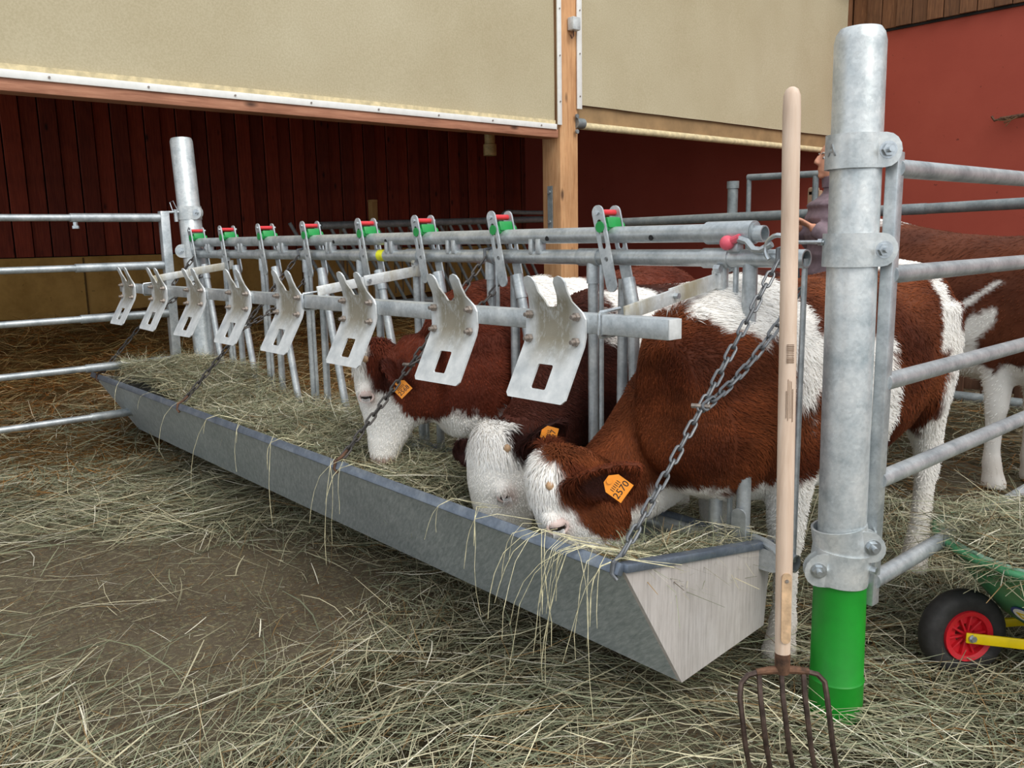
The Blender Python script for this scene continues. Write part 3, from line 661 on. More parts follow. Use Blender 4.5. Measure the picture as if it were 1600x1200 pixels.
part('eye', MB().poly([(-0.185 + 0.035 * math.cos(a), -0.035, 1.205 + 0.035 * math.sin(a)) for a in np.linspace(-0.3, PI + 0.8, 14)], 0.006, 8), BOLT, lr)

# ================================================================== PITCHFORK
pf = thing('pitchfork', 'five-tined pitchfork with pale ash handle leaning before the foreground post', 'pitchfork', (0, -0.35, 0))
HT, HB = Vector((-0.012, -0.285, 1.545)), Vector((0.052, -0.345, 0.30))
hp = lambda t: HT.lerp(HB, t)
part('handle', MB().poly([hp(-0.0), hp(0.004), hp(0.014), hp(0.04), hp(.3), hp(.6), hp(0.83), hp(.93), hp(0.985)], [0.006, 0.013, 0.0175, 0.0185, 0.0180, 0.0185, 0.0182, 0.0175, 0.0165], 18), ASH, pf)
fd = (HB - HT).normalized(); fu = -fd; fr = CR.copy(); fr = (fr - fd * fr.dot(fd)).normalized(); fo = fr.cross(fu).normalized()
if fo.dot(CF) > 0: fo = -fo                                            # fo points to the front
part('socket_strap', MB().prism(rounded(0.021, 0.16, 0.0100), hp(0.895) + fo * 0.0165, fr, fu, 0.004), plain('worn_strap', (196, 164, 130), 0.55, 0.1, 0.15, 40), pf)
part('rivet', MB().tube(hp(.845) + fo * 0.016, hp(.845) + fo * 0.0225, 0.0042, 8), RUSTBOLT, pf)
part('ferrule', MB().poly([hp(0.982), hp(1.0), hp(1.02)], [0.0172, 0.0172, 0.015], 14), RUST, pf)
cz = hp(1.018)
part('crossbar', MB().poly([cz + fr * a + fu * b for a, b in ((-0.058, 0.0), (-0.03, 0.004), (0, 0.006), (0.03, 0.004), (0.058, 0.0))], [0.008, 0.009, 0.010, 0.009, 0.008], 10), RUST, pf)
for k, a in enumerate((-0.098, -0.052, -0.002, 0.047, 0.096)):
    pts = []
    if abs(a) > 0.09: pts = [(math.copysign(0.055, a), 0.0), (math.copysign(0.078, a), -0.006), (math.copysign(0.093, a), -0.022), (a, -0.05)]
    else: pts = [(a, -0.0), (a, -0.03), (a, -0.05)]
    pts += [(a * 1.0 + 0.004, -0.10), (a + 0.010, -0.16), (a + 0.022, -0.22), (a + 0.036, -0.28), (a + 0.045, -0.315)]
    P3 = []
    for (x, b) in pts:
        bow = 0.02 * math.sin(min(1, -b / 0.3) * PI) if b < 0 else 0
        P3.append(cz + fr * x + fu * b + fo * (0.015 * (-b / 0.3) + bow))
    m = len(P3); part('tine', MB().poly(P3, [0.0062 - 0.0035 * max(0, (i - m + 4)) / 4 for i in range(m)], 8), RUST if False else TINE, pf)
bcode = MB()
zc = hp(0.445)
for k in range(11):
    w_ = random.choice((0.0010, 0.0016, 0.0024)); bcode.box(zc + fo * 0.0182 + fu * (0.019 - k * 0.0038), (0.016, 0.0012, w_), Matrix((fr, fo, fu)).transposed())
part('printed_barcode', bcode, PRINT, pf)
prn = MB()
for k in range(5): prn.box(hp(0.53) + fo * 0.0181 + fr * (-0.007 + 0.0034 * k) + fu * random.uniform(-.01, .01), (0.0011, 0.0012, random.uniform(0.05, 0.09)), Matrix((fr, fo, fu)).transposed())
part('printed_lines', prn, PRINT, pf)

# ================================================================== CALVES
def remesh(mb, voxel, smooth_it, name):
    me = mesh_of(name + '_raw', mb, None, (0, 0, 0), 0); o = bpy.data.objects.new(name + '_raw', me); COL.objects.link(o)
    r = o.modifiers.new('r', 'REMESH'); r.mode = 'VOXEL'; r.voxel_size = voxel
    s = o.modifiers.new('s', 'SMOOTH'); s.factor = 0.5; s.iterations = smooth_it
    bpy.context.view_layer.update()
    out = bpy.data.meshes.new_from_object(o.evaluated_get(bpy.context.evaluated_depsgraph_get()))
    bpy.data.objects.remove(o); bpy.data.meshes.remove(me); out.name = name; out.shade_smooth(); return out
def fbm(p, s, seed=0):
    q = p * s + seed * 3.1
    return (np.sin(q[:, 0] * 1.7 + np.sin(q[:, 1] * 2.3 + 1)) + np.sin(q[:, 1] * 2.1 + np.sin(q[:, 2] * 1.9 + 2)) + np.sin(q[:, 2] * 2.6 + np.sin(q[:, 0] * 2.2 + .5))) / 3
def set_cols(me, C):
    a = me.color_attributes.new('col', 'FLOAT_COLOR', 'POINT')
    a.data.foreach_set('color', np.concatenate([C, np.ones((len(C), 1))], 1).astype(np.float32).ravel())
WHITE_C = L3((250, 246, 240)); CREAM = L3((228, 210, 184)); PINKN = L3((216, 178, 164))
TRUNK = [(-0.17, .90, .58, .09), (-0.10, .99, .50, .145), (0.0, 1.03, .46, .185), (0.14, 1.05, .43, .205), (0.3, 1.03, .41, .225), (0.55, 1.025, .41, .25),
         (0.78, 1.04, .46, .245), (0.95, 1.06, .53, .228), (1.08, 1.055, .60, .20), (1.19, 1.01, .66, .155), (1.25, .95, .72, .09)]
class Head:
    def __init__(s, P, d, n, r_toward, k=1.0, eye=False, jaw=1.0, ea=.163):
        s.ea = ea
        s.d = Vector(d).normalized(); n = Vector(n); s.n = (n - s.d * n.dot(s.d)).normalized(); s.r = s.d.cross(s.n); s.k = k; s.jaw = jaw
        s.sg = 1 if s.r.dot(Vector(r_toward)) > 0 else -1
        s.P = Vector((0, 0, 0)); s.P = Vector(P) - s.at(ea, .050, .104) if eye else Vector(P)     # P is the poll, or the near eye
    def at(s, a, b, c): return s.P + (s.d * a - s.n * b + s.r * (c * s.sg)) * s.k   # along face, depth behind forehead, toward the near side
def calf(name, label, loc, rotz, neck, head, ears, paint, colours, fur=20000, voxel=0.0125, s=1.0, lying=False, slope=0.0, eark=.7, tag_txt=None, tagspec=None, eye_open=1.0, legs_fx=(0, 0), rump=0.0, horn=True):
    root = thing(name, label, 'calf', loc, 'red and white calves in the pen'); root.rotation_euler = (0, 0, rotz)
    mb = MB(); dz = -0.40 * s if lying else 0.0; sl = lambda y: slope * (y - .2)
    mb.loft([((0, y * s, (zt + zb) / 2 * s + dz + sl(y)), (w_ * s, 0, 0), (0, 0, (zt - zb) / 2 * s), 0.9) for y, zt, zb, w_ in TRUNK], 20)
    secs = []
    for i, (c, hh, hw) in enumerate(neck):
        c = Vector(c); t = Vector(neck[min(i + 1, len(neck) - 1)][0]) - Vector(neck[max(i - 1, 0)][0]); t.normalize()
        side = Vector((0, 0, 1)).cross(t); side = side.normalized() if side.length > .05 else Vector((1, 0, 0)); up = t.cross(side).normalized()
        secs.append((c, side * hw, up * hh))
    mb.loft(secs, 18)
    H = head
    HS = [(-.035, .035, .12, .06), (-0.01, .01, .155, .085), (.03, -.004, .18, .102), (.09, -.012, .20, .108), (.15, -.010, .212, .110), (.20, .0, .205, .098),
          (.26, .014, .19, .080), (.32, .024, .172, .070), (.38, .026, .158, .068), (.42, .030, .145, .067), (.445, .046, .125, .052)]
    HS = [(a, bf, bb * (1 + (H.jaw - 1) * max(0, 1 - abs(a - .19) / .2)), hw) for a, bf, bb, hw in HS]
    mb.loft([(H.at(a, (bf + bb) / 2, 0), H.r * hw * H.k, H.n * (bb - bf) / 2 * H.k, 0.85) for a, bf, bb, hw in HS], 18)
    for sd in (1, -1): mb.ball(H.at(H.ea - .018, .045, sd * .088), (.032, .032, .03), None, 10, 7)      # brow over the eye
    EARS = []
    for sd, er in zip((1, -1), ears):
        dr, ln, wd = er[:3]; dr = Vector(dr).normalized(); b0 = H.at(*(er[4] if len(er) > 4 else (.055, .085)), sd * .090)
        fl = Vector(er[3]) if len(er) > 3 else (H.n * 0.8 + H.d * .25 + H.r * H.sg * sd * .3)
        wv = dr.cross(fl).normalized(); tv = wv.cross(dr).normalized()
        if tv.dot(fl) < 0: tv = -tv
        vs, fs, nn = [], [], 14; tt = ((-.1, .42, .026), (.1, .46, .022), (.3, .80, .016), (.5, 1.0, .014), (.7, .92, .013), (.88, .6, .012), (1.0, .22, .010))
        for t, k, th in tt:
            for q in range(nn):
                cq, sq = math.cos(2 * PI * q / nn), math.sin(2 * PI * q / nn)
                vs.append(b0 + dr * ln * t + wv * (wd * k * cq) + tv * (th * sq + (cq * cq) * wd * k * .62 * min(1, max(0, t * 3)) - wd * .2 * k))
        m_ = len(tt); fs = [(a * nn + q, a * nn + (q + 1) % nn, (a + 1) * nn + (q + 1) % nn, (a + 1) * nn + q) for a in range(m_ - 1) for q in range(nn)] + [tuple(range(nn - 1, -1, -1)), tuple((m_ - 1) * nn + q for q in range(nn))]
        mb.add(vs, fs); EARS.append([np.array(q) for q in (b0, dr, wv, tv)] + [ln, wd])
    if not lying:
        for sd in (1, -1):
            fx = legs_fx[0] + sd * .112 * s
            mb.loft([((fx, y * s, z * s), (rx * s, 0, 0), (0, ry * s, 0)) for z, y, rx, ry in ((.80, .17, .07, .13), (.66, .17, .075, .115), (.55, .19, .066, .09), (.45, .19, .052, .064), (.37, .185, .046, .05), (.33, .185, .043, .047), (.27, .19, .033, .036), (.15, .19, .030, .034), (.095, .187, .037, .042), (.06, .178, .037, .043), (.03, .172, .043, .052), (0.0, .168, .047, .058))], 14)
            hx = sd * .125 * s
            mb.loft([((hx, y * s, z * s), (rx * s, 0, 0), (0, ry * s, 0)) for z, y, rx, ry in ((.92, 1.0, .10, .16), (.78, 1.0, .105, .19), (.64, .985, .095, .16), (.54, 1.03, .068, .10), (.47, 1.075, .050, .07), (.41, 1.10, .042, .056), (.36, 1.10, .038, .046), (.27, 1.085, .031, .037), (.15, 1.07, .031, .036), (.095, 1.06, .037, .042), (.06, 1.05, .038, .044), (.03, 1.04, .044, .053), (0.0, 1.036, .048, .058))], 14)
    else:
        for sd in (1, -1):
            mb.loft([((sd * .16, .15, .22), (.06, 0, 0), (0, .07, .0)), ((sd * .2, .0, .1), (.05, 0, 0), (0, .05, 0)), ((sd * .2, -.2, .05), (.04, 0, 0), (0, 0, .04)), ((sd * .17, .02, .04), (.035, 0, 0), (0, 0, .035))], 10)
    mb.poly([(0, 1.20 * s, 1.0 * s + dz), (0, 1.27 * s, .96 * s + dz), (0, 1.30 * s, .80 * s + dz), (0, 1.29 * s, .60 * s + dz), (0, 1.27 * s, max(.06, .42 * s + dz))], [.03, .028, .022, .02, .028], 8)
    me = remesh(mb, voxel, 5, 'body'); me.materials.append(COAT)
    n = len(me.vertices); V = np.zeros(n * 3); me.vertices.foreach_get('co', V); V = V.reshape(-1, 3)
    N = np.zeros(n * 3); me.vertices.foreach_get('normal', N); N = N.reshape(-1, 3)
    Pn, dn, nn_, rn = (np.array(q) for q in (H.P, H.d, H.n, H.r))
    def colour(P):
        q = (P - Pn) / H.k; a, b, c = q @ dn, -(q @ nn_), (q @ rn) * H.sg
        nz = fbm(P, 21, 1) * .018 + fbm(P, 55, 2) * .010
        wgt = paint(P, a, b, c, nz)                                   # 0 brown .. 1 white
        brown = colours[0] * (1 + .16 * fbm(P, 16, 3)[:, None]) + (colours[1] - colours[0]) * np.clip(.5 + .7 * fbm(P, 7, 4), 0, 1)[:, None]
        wht = WHITE_C * (1 + 0.03 * fbm(P, 18, 5)[:, None])
        C = brown * (1 - wgt[:, None]) + wht * wgt[:, None]
        nose = np.clip((a - .405) / .02, 0, 1) * (np.abs(c) < .09) * (b > -.05) * (b < .3); C = C * (1 - nose[:, None]) + PINKN * nose[:, None]
        for sd in (1, -1):
            e = np.exp(-(((a - H.ea) / .035) ** 2 + ((b - .06) / .03) ** 2 + ((c - sd * .10) / .06) ** 2) * 1.2) * .75
            C = C * (1 - e[:, None]) + L3((226, 198, 190)) * e[:, None]
            e = np.exp(-(((a - .425) / .014) ** 2 + ((b - .06) / .014) ** 2 + ((c - sd * .042) / .03) ** 2)); C = C * (1 - .8 * e[:, None])
        for b0, dr, wv, tv, ln, wd in EARS:
            e, f, g = (P - b0) @ dr, (P - b0) @ wv, (P - b0) @ tv; r_ = np.sqrt((e / ln - .5) ** 2 / .30 + (f / wd) ** 2 / 1.25); mk = ss(1.05 - r_, .12) * ss(.075 - np.abs(g), .02) * ss(e - .015, .03)
            inner = mk * ss(g - (f * f / wd * .62 - wd * .16), .01)
            C = C * (1 - mk[:, None]) + (colours[0] * eark) * mk[:, None]; inner *= ss(.5 - r_, .3) ; C = C * (1 - inner[:, None] * .7) + L3((74, 48, 46)) * inner[:, None] * .7
        hoof = (P[:, 2] < .05) & ~lying; C[hoof] = L3((92, 74, 58))
        dirt = np.clip((.38 - P[:, 2]) / .35, 0, 1) * (.28 + .25 * fbm(P, 13, 6)); dirt = np.clip(dirt, 0, .6); C = C * (1 - dirt[:, None]) + L3((150, 124, 92)) * dirt[:, None]
        return np.clip(C, 0, 1)
    C = colour(V); set_cols(me, C)
    body = link(bpy.data.objects.new('body', me), root)
    # fur: short tapered hairs rooted on the skin
    me.calc_loop_triangles(); T = np.zeros(len(me.loop_triangles) * 3, int); me.loop_triangles.foreach_get('vertices', T); T = T.reshape(-1, 3)
    A = np.linalg.norm(np.cross(V[T[:, 1]] - V[T[:, 0]], V[T[:, 2]] - V[T[:, 0]]), axis=1); Tc = V[T].mean(1)
    lw = Tc - np.array(H.P); near = np.exp(-(np.linalg.norm(lw, axis=1) / .55) ** 2) * 2 + .6
    pr = A * near; pr /= pr.sum(); idx = rng.choice(len(T), fur, p=pr); u = rng.random((fur, 2)); sw = u.sum(1) > 1; u[sw] = 1 - u[sw]
    tv = T[idx]; P0 = V[tv[:, 0]] * (1 - u.sum(1))[:, None] + V[tv[:, 1]] * u[:, :1] + V[tv[:, 2]] * u[:, 1:]
    n0 = N[tv].mean(1); n0 /= np.linalg.norm(n0, axis=1)[:, None]
    hd = np.array(P0) - Pn; isH = ((hd @ dn > -.06) & (np.linalg.norm(hd, axis=1) < .55))
    flow = np.tile(np.array([0, .75, -.65]), (fur, 1)); flow[isH] = dn * .8 + np.array([0, 0, -.3])
    sw_ = np.stack([fbm(P0, 9, 11), fbm(P0, 9, 12), fbm(P0, 9, 13)], 1); flow = flow + sw_ * .55 + rng.normal(0, .16, (fur, 3))
    flow -= n0 * (flow * n0).sum(1)[:, None]; flow /= np.linalg.norm(flow, axis=1)[:, None] + 1e-6
    ln = (.016 + .016 * rng.random(fur)) * (1 + .8 * np.clip(fbm(P0, 5, 14), 0, 1)); aa = hd @ dn; tuft = (aa < .07) & (aa > -.08) & (-(hd @ nn_) < .12) & isH; ln[tuft] *= 1.35
    ln[isH & ~tuft] *= .62; low = P0[:, 2] < .35; ln[low] *= .5
    lift = np.where(tuft, .5, .30)[:, None]
    dir1 = flow + n0 * lift; dir1 /= np.linalg.norm(dir1, axis=1)[:, None]; dir2 = flow + n0 * (lift * .1 - .05) + np.array([0, 0, -.15])
    sd_ = np.cross(dir1, n0); sd_ /= np.linalg.norm(sd_, axis=1)[:, None] + 1e-6; wv = (.0011 + .0008 * rng.random(fur))[:, None]
    M = P0 + dir1 * (ln * .5)[:, None]; E_ = M + dir2 * (ln * .5)[:, None]; P0 = P0 - n0 * .002
    HV = np.stack([P0 - sd_ * wv, P0 + sd_ * wv, M + sd_ * wv * .8, M - sd_ * wv * .8, E_], 1).reshape(-1, 3)
    k = np.arange(fur)[:, None] * 5; F4 = (k + np.array([[0, 1, 2, 3]])); F3 = (k + np.array([[3, 2, 4]]))
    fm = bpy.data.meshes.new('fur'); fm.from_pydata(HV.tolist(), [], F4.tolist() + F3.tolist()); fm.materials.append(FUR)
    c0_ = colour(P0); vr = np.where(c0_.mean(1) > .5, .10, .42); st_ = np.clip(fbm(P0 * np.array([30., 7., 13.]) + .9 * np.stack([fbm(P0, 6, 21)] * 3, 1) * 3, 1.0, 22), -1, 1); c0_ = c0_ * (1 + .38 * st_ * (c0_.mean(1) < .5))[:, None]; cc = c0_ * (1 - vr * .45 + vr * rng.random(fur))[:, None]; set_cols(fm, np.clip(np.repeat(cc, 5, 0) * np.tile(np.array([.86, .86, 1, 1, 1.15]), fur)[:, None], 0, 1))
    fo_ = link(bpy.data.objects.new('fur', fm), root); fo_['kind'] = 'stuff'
    # eyes, horn buds
    for sd in (1, -1):
        ec = H.at(H.ea, .050, sd * (.103 if eye_open > .3 else .090)); R3 = Matrix((H.d, -H.n, H.r * H.sg * sd)).transposed()
        part('eye', MB().ball(ec, (.023, .022, .019), R3, 14, 9), EYE, root, 60, True)
        lid = MB(); rx, ry = .026, .017
        ring = [ec + H.d * (rx * math.cos(t)) * .72 - H.n * (rx * math.sin(t)) + H.r * H.sg * sd * (.0115 - .006 * abs(math.sin(t))) for t in np.linspace(0, 2 * PI, 17)]
        lid.poly(ring, .0045, 8); lid.ball(ec - H.d * (.013 * (1 - eye_open) + .011) + H.r * H.sg * sd * .0035, (.016, .024, .0165), R3, 12, 8)
        part('eyelid', lid, LIDPINK, root, 60, True)
        la = MB()
        for t in np.linspace(-.8, .8, 9):
            b0 = ec - H.n * (-.020 * math.sin(t)) + H.d * (.004) + H.r * H.sg * sd * .016; la.poly([b0, b0 + H.d * .010 + H.r * H.sg * sd * .010, b0 + H.d * .021 + H.r * H.sg * sd * .009 - H.n * (-.006 * math.sin(t))], [.0011, .0009, .0004], 4)
        part('eyelashes', la, LASH, root, 60, True)
        if horn: part('horn_bud', MB().ball(H.at(.022, .055, sd * .096) , (.014, .012, .014), R3, 10, 7), HORN, root, 60, True)
    if tagspec:
        for (O, U, W_, hgt, txt, sz) in tagspec:
            O, U = Vector(O), Vector(U).normalized(); W_ = Vector(W_); W_ = (W_ - U * W_.dot(U)).normalized()
            o = part('ear_tag', MB().prism([(-.026, -hgt / 2), (.026, -hgt / 2), (.026, hgt * .22), (.010, hgt / 2), (-.010, hgt / 2), (-.026, hgt * .22)], O, U, W_, -.0015), TAG, root, 0, True)
            nz_ = U.cross(W_)
            text_part('tag_number', txt, O - W_ * hgt * .22 + nz_ * .0004, U, W_, sz, INK, o, .0005, (0, 0, 0))
            bar = MB()
            for kk in range(6): bar.box(O + W_ * hgt * .06 + U * (-.014 + kk * .0052) + nz_ * .0004, (.0016, .010, .0006), Matrix((U, W_, nz_)).transposed())
            part('tag_barcode', bar, INK, o, 0, True)
            part('tag_stud', MB().tube(O + W_ * hgt * .36 - nz_ * .004, O + W_ * hgt * .36 + nz_ * .004, .007, 10), TAG, o, 35, True)
    return root
def ss(x, w_=.02): return np.clip(x / w_ + .5, 0, 1)
def OR(*a):
    r = a[0]
    for q in a[1:]: r = np.maximum(r, q)
    return r
def ell(P, c, r, nz, k=1.0):
    q = np.sqrt((((P - np.array(c)) / np.array(r)) ** 2).sum(1)); return ss((1 - q) * min(r) + nz * 1.6, .025)
BR_A = (L3((82, 37, 18)), L3((124, 66, 36)))
BR_B = (L3((56, 26, 20)), L3((78, 38, 27)))  # middle calf's dark brown, with part of its shade put into the colour
BR_C = (L3((84, 34, 20)), L3((104, 48, 30)))
BR_E = (L3((82, 40, 23)), L3((106, 56, 34)))
# --- nearest calf
AX = -0.42
def paintA(P, a, b, c, nz):
    inh = (np.sqrt((P - PA_) ** 2 @ np.ones(3)) < .6) & (a > -.11) & (P[:, 1] < 0.08)
    face = ss(np.maximum(.040 + .58 * np.clip(a, 0, 1), .10 * np.exp(-((a - .01) / .06) ** 2)) - b + nz, .02) * ss(a + .085, .02) * inh
    face = np.maximum(face, ss(a - .212 + nz) * ss(.30 - b) * inh)
    y, z, x = P[:, 1], P[:, 2], P[:, 0]
    blaze = ell(P, (.05, .06, 1.10), (.30, .19, .15), nz); blaze = np.maximum(blaze, ell(P, (.12, .17, .96), (.25, .09, .19), nz))
    band = ss(.075 - np.abs(y - .50 - (.95 - z) * .18) + nz) * ss(.93 - z + nz) * ss(z - .3)
    legs = ss(.56 - z + nz * 1.5) * ss(.30 - np.abs(y - .36)) + ss(.50 - z + nz) * ss(y - .7)
    brisket = ss(.545 - z - np.clip(y, -.2, .4) * .1 + nz) * ss(y + .16, .02) * ss(.3 - y)
    belly = ss(.52 - z + nz) * ss(y - .1)
    rumpw = ss(y - 1.06 + nz * 1.3) * ss(1.0 - z, .03) * (1 - ell(P, (.12, 1.28, 1.0), (.3, .17, .13), nz))
    strp = ss(.055 - np.abs(y - 1.05 - (z - 1.0) * .35) + nz) * ss(z - .85)
    top = ss(z - 1.115 + nz) * ss(y - .45)
    return np.clip(OR(face, blaze, band, np.clip(legs, 0, 1), brisket, belly, rumpw, strp, top), 0, 1)
O_A = Vector((AX, 0, 0))
HA = Head(Vector((-0.504, -0.500, 0.516)) - O_A, (0.08, 0.22, -1.0), (-0.66, -0.75, 0), (0.74, -0.65, 0), 0.95, True, 1.25, .138)
PA_ = np.array(HA.P)
l_ = lambda x, y, z: (x - AX, y, z)
EA = CR * .72 + CU * .34 - CF * .62
calfA = calf('calf', 'nearest brown and white calf eating at the trough, orange ear tag 2570', (AX, 0, 0), 0,
     [(HA.at(.055, .115, 0), .095, .085), (l_(-.60, -.27, .515), .125, .105), (l_(-.60, -.08, .57), .165, .125), (l_(-.555, .06, .69), .205, .15), (l_(-.49, .2, .80), .24, .175), (l_(-.43, .34, .83), .27, .19)],
     HA, ((EA, .25, .068, -CF * .8 - CU * .55), ((-.7, .5, .2), .17, .055)), paintA, BR_A, eark=1.15, fur=110000, voxel=.0115, s=1.08, legs_fx=(.03, 0),
     tagspec=[(HA.at(.055, .085, .09) + EA.normalized() * .165 - CF * .045 - CU * .020, CR * .58 + CU * .80, CR * -.75 + CU * .62, .062, '2570', .024)])
# --- middle calf
BXc = -1.06; BYc = .20
HB_ = Head(Vector((-0.971, -0.270, 0.440)) - Vector((BXc, BYc, 0)), (0.02, -0.06, -1.0), (-0.22, -1.0, 0), (1, 0, 0), 1.08, True)
PB_ = np.array(HB_.P)
EB = CR * .8 + CU * .62 - CF * .25
def paintB(P, a, b, c, nz):
    inh = (np.sqrt((P - PB_) ** 2 @ np.ones(3)) < .55) & (P[:, 1] < .12)
    face = ss(.105 - b + a * .55 + nz) * ss(.118 - np.abs(c) + nz * .5 + (a > .1) * .05) * ss(a + .06) * inh
    y, z = P[:, 1], P[:, 2]
    w1 = ell(P, (.12, .12, .93), (.3, .18, .13), nz); w2 = ss(.52 - z + nz) * ss(y - .1); w3 = ell(P, (.05, .66, 1.10), (.2, .20, .10), nz)
    return np.clip(OR(face, w1, w2, w3), 0, 1)
l2 = lambda x, y, z: (x - BXc, y - BYc, z)
calfB = calf('calf', 'middle calf with all-white face and dark brown ears, head over the trough', (BXc, BYc, 0), 0,
     [(HB_.at(.055, .12, 0), .11, .09), (l2(-1.06, -.06, .58), .15, .11), (l2(-1.06, .04, .66), .17, .125), (l2(-1.06, .15, .74), .21, .14), (l2(-1.06, .27, .82), .25, .17), (l2(-1.06, .40, .84), .26, .18)],
     HB_, ((EB, .21, .066, -CU * .8 - CF * .5), ((-.9, -.1, -.25), .18, .055)), paintB, BR_B, fur=60000, voxel=.0115, s=1.03, eye_open=.1,
     tagspec=[(HB_.at(.055, .085, .09) + EB.normalized() * .135 - CF * .065 - CU * .0, CR * .25 + CU * .95, CR * -.95 + CU * .25, .05, '257', .024)])
# --- left calf, seen in profile
CX = -1.47
HC = Head(Vector((-1.619, -0.368, 0.690)) - Vector((CX, 0, 0)), (0.0, 0.02, -1.0), (-0.67, -0.74, 0), (0.74, -0.65, 0), .96, True, 1.5)
PC_ = np.array(HC.P); EC = CR * .30 - CU * .55 - CF * .65
def paintC(P, a, b, c, nz):
    inh = (np.sqrt((P - PC_) ** 2 @ np.ones(3)) < .6) & (P[:, 1] < .1)
    face = ss(np.maximum(.035 + .78 * np.clip(a - .03, 0, 1), .075 * np.exp(-((a + .01) / .05) ** 2)) - b + nz) * ss(a + .10) * inh
    y, z = P[:, 1], P[:, 2]
    thr = ell(P, (.05, -.06, .57), (.2, .16, .07), nz)
    w1 = ell(P, (.1, .46, 1.04), (.36, .27, .24), nz) * (1 - ell(P, (.1, .66, 1.08), (.3, .10, .10), nz)); w2 = ss(.52 - z + nz)
    w3 = ss(y - .75 + nz * 2) * ss(.85 - z)
    return np.clip(OR(face, thr, w1, w2, w3), 0, 1)
l3 = lambda x, y, z: (x - CX, y, z)
calfC = calf('calf', 'left calf in side view with white face, nose on the hay, small orange ear tag', (CX, 0, 0), 0,
     [(HC.at(.06, .13, 0), .12, .09), (l3(-1.56, -.18, .74), .17, .115), (l3(-1.53, -.04, .775), .20, .13), (l3(-1.51, .1, .80), .23, .145), (l3(-1.49, .25, .82), .26, .175), (l3(-1.47, .4, .83), .27, .185)],
     HC, ((EC, .16, .070, -CR * 1.0 - CU * .2, (.035, .125)), ((-.7, .6, .1), .17, .055)), paintC, BR_C, fur=60000, voxel=.0115, s=1.05,
     tagspec=[(HC.at(.035, .125, .09) + EC.normalized() * .12 + CR * .035 - CU * .02 - CF * .03, CR * .7 + CU * .7, CR * -.6 + CU * .75, .055, '2568', .022)])
# --- calf standing across the pen at the right
def paintE(P, a, b, c, nz):
    y, z, x = P[:, 1], P[:, 2], P[:, 0]
    legs = ss(.62 - z + nz * 2) * ss(.5 - y) * (1 - ell(P, (-.2, .22, .66), (.12, .07, .09), nz)); legs2 = ss(.5 - z + nz) * ss(y - .5)
    str1 = ss(.055 - np.abs(y - .30 + (z - .72) * .55) + nz) * ss(z - .55) * ss(.86 - z + nz); str2 = ss(.018 - np.abs(y - .27 + (z - .93) * 1.3) + nz * .5) * ss(z - .87) * ss(1.0 - z)
    top = ss(z - 1.285 + nz) * ss(y - .75); face = ss(.1 - b) * ss(a + .05)
    return np.clip(OR(legs, legs2, str1, str2, top, face), 0, 1)
PE = Vector((0, -.70, .86))
HE = Head(PE, (0, -.45, -.9), (0, -.9, .45), (1, 0, 0))
calfE = calf('calf', 'brown calf standing across the pen behind the right gate, white forelegs', (-0.24, 2.49, 0), 1.22,
     [((0, -.62, .80), .11, .09), ((0, -.45, .86), .15, .11), ((0, -.25, .92), .19, .13), ((0, -.05, .90), .24, .16), ((0, .15, .86), .27, .19)],
     HE, (((.9, .1, .1), .17, .055), ((-.9, .1, .1), .17, .055)), paintE, BR_E, fur=26000, voxel=.015, s=1.16, slope=.10)
# --- calf lying beyond the left part of the fence
def paintD(P, a, b, c, nz): return np.clip(OR(ell(P, (.2, .35, .45), (.3, .55, .3), nz), ss(.25 - P[:, 2])), 0, 1)
HD = Head(Vector((0, -.48, .62)), (0, -.55, -.8), (0, -.8, .55), (1, 0, 0))
calfD = calf('calf', 'white-flanked calf lying on the straw behind the left calf', (-2.75, 1.15, 0.0), -0.5,
     [((0, -.40, .55), .10, .085), ((0, -.28, .56), .14, .10), ((0, -.12, .56), .17, .12), ((0, .1, .50), .22, .15)],
     HD, (((.9, .1, .1), .16, .05), ((-.9, .1, .1), .16, .05)), paintD, BR_C, fur=9000, voxel=.016, s=0.98, lying=True)

# ================================================================== PEN BEHIND: far rails, pallet, rack, person
fr_ = thing('pen_gate', 'dull galvanised rail and frame closing the far side of the calf pen', 'gate', (-1.5, 2.95, 0))
YF = 3.2
part('rail', MB().tube((-3.6, YF, 1.34), (-1.2, YF, 1.362), 0.033, 14), ZINC_DARK, fr_)
part('rail', MB().tube((-1.2, YF, 1.362), (1.2, YF - 0.35, 1.40), 0.031, 14), ZINC_DARK, fr_)
part('rail', MB().tube((-3.6, YF, .6), (1.2, YF, .6), 0.025, 12), ZINC_DARK, fr_)
part('gate_upright', MB().tube((-2.56, YF + .05, 0), (-2.56, YF + .05, 1.585), 0.036, 14).tube((-2.56, YF + .05, 1.55), (-2.56, YF + .05, 1.60), 0.042, 14), ZINC_DARK, fr_)
part('frame_upright', MB().tube((-2.45, YF + .08, 0.3), (-2.45, YF + .08, 1.62), 0.017, 10), ZINC_DARK, fr_)
part('frame_upright', MB().tube((-1.95, YF + .08, 0.3), (-1.95, YF + .08, 1.6), 0.02, 10), ZINC_DARK, fr_)
part('frame_rail', MB().tube((-2.46, YF + .08, 1.62), (-1.6, YF + .08, 1.605), 0.022, 12), ZINC_DARK, fr_)
stk = thing('wooden_stake', 'short worn wooden stake beside the pitchfork handle on the far rail', 'stake', (-1.99, YF + .1, 0))
part('stake_shaft', MB().box((-1.99, YF + .15, 0.76), (0.085, 0.05, 1.5), None, .008), STAKE, stk)
part('stake_top', MB().box((-2.0, YF + .15, 1.50), (0.065, 0.05, .06), None, .012), STAKE, stk)
pl = thing('wooden_pallet', 'old wooden pallet fence standing low behind the right calf', 'pallet', (-1.2, 4.6, 0))
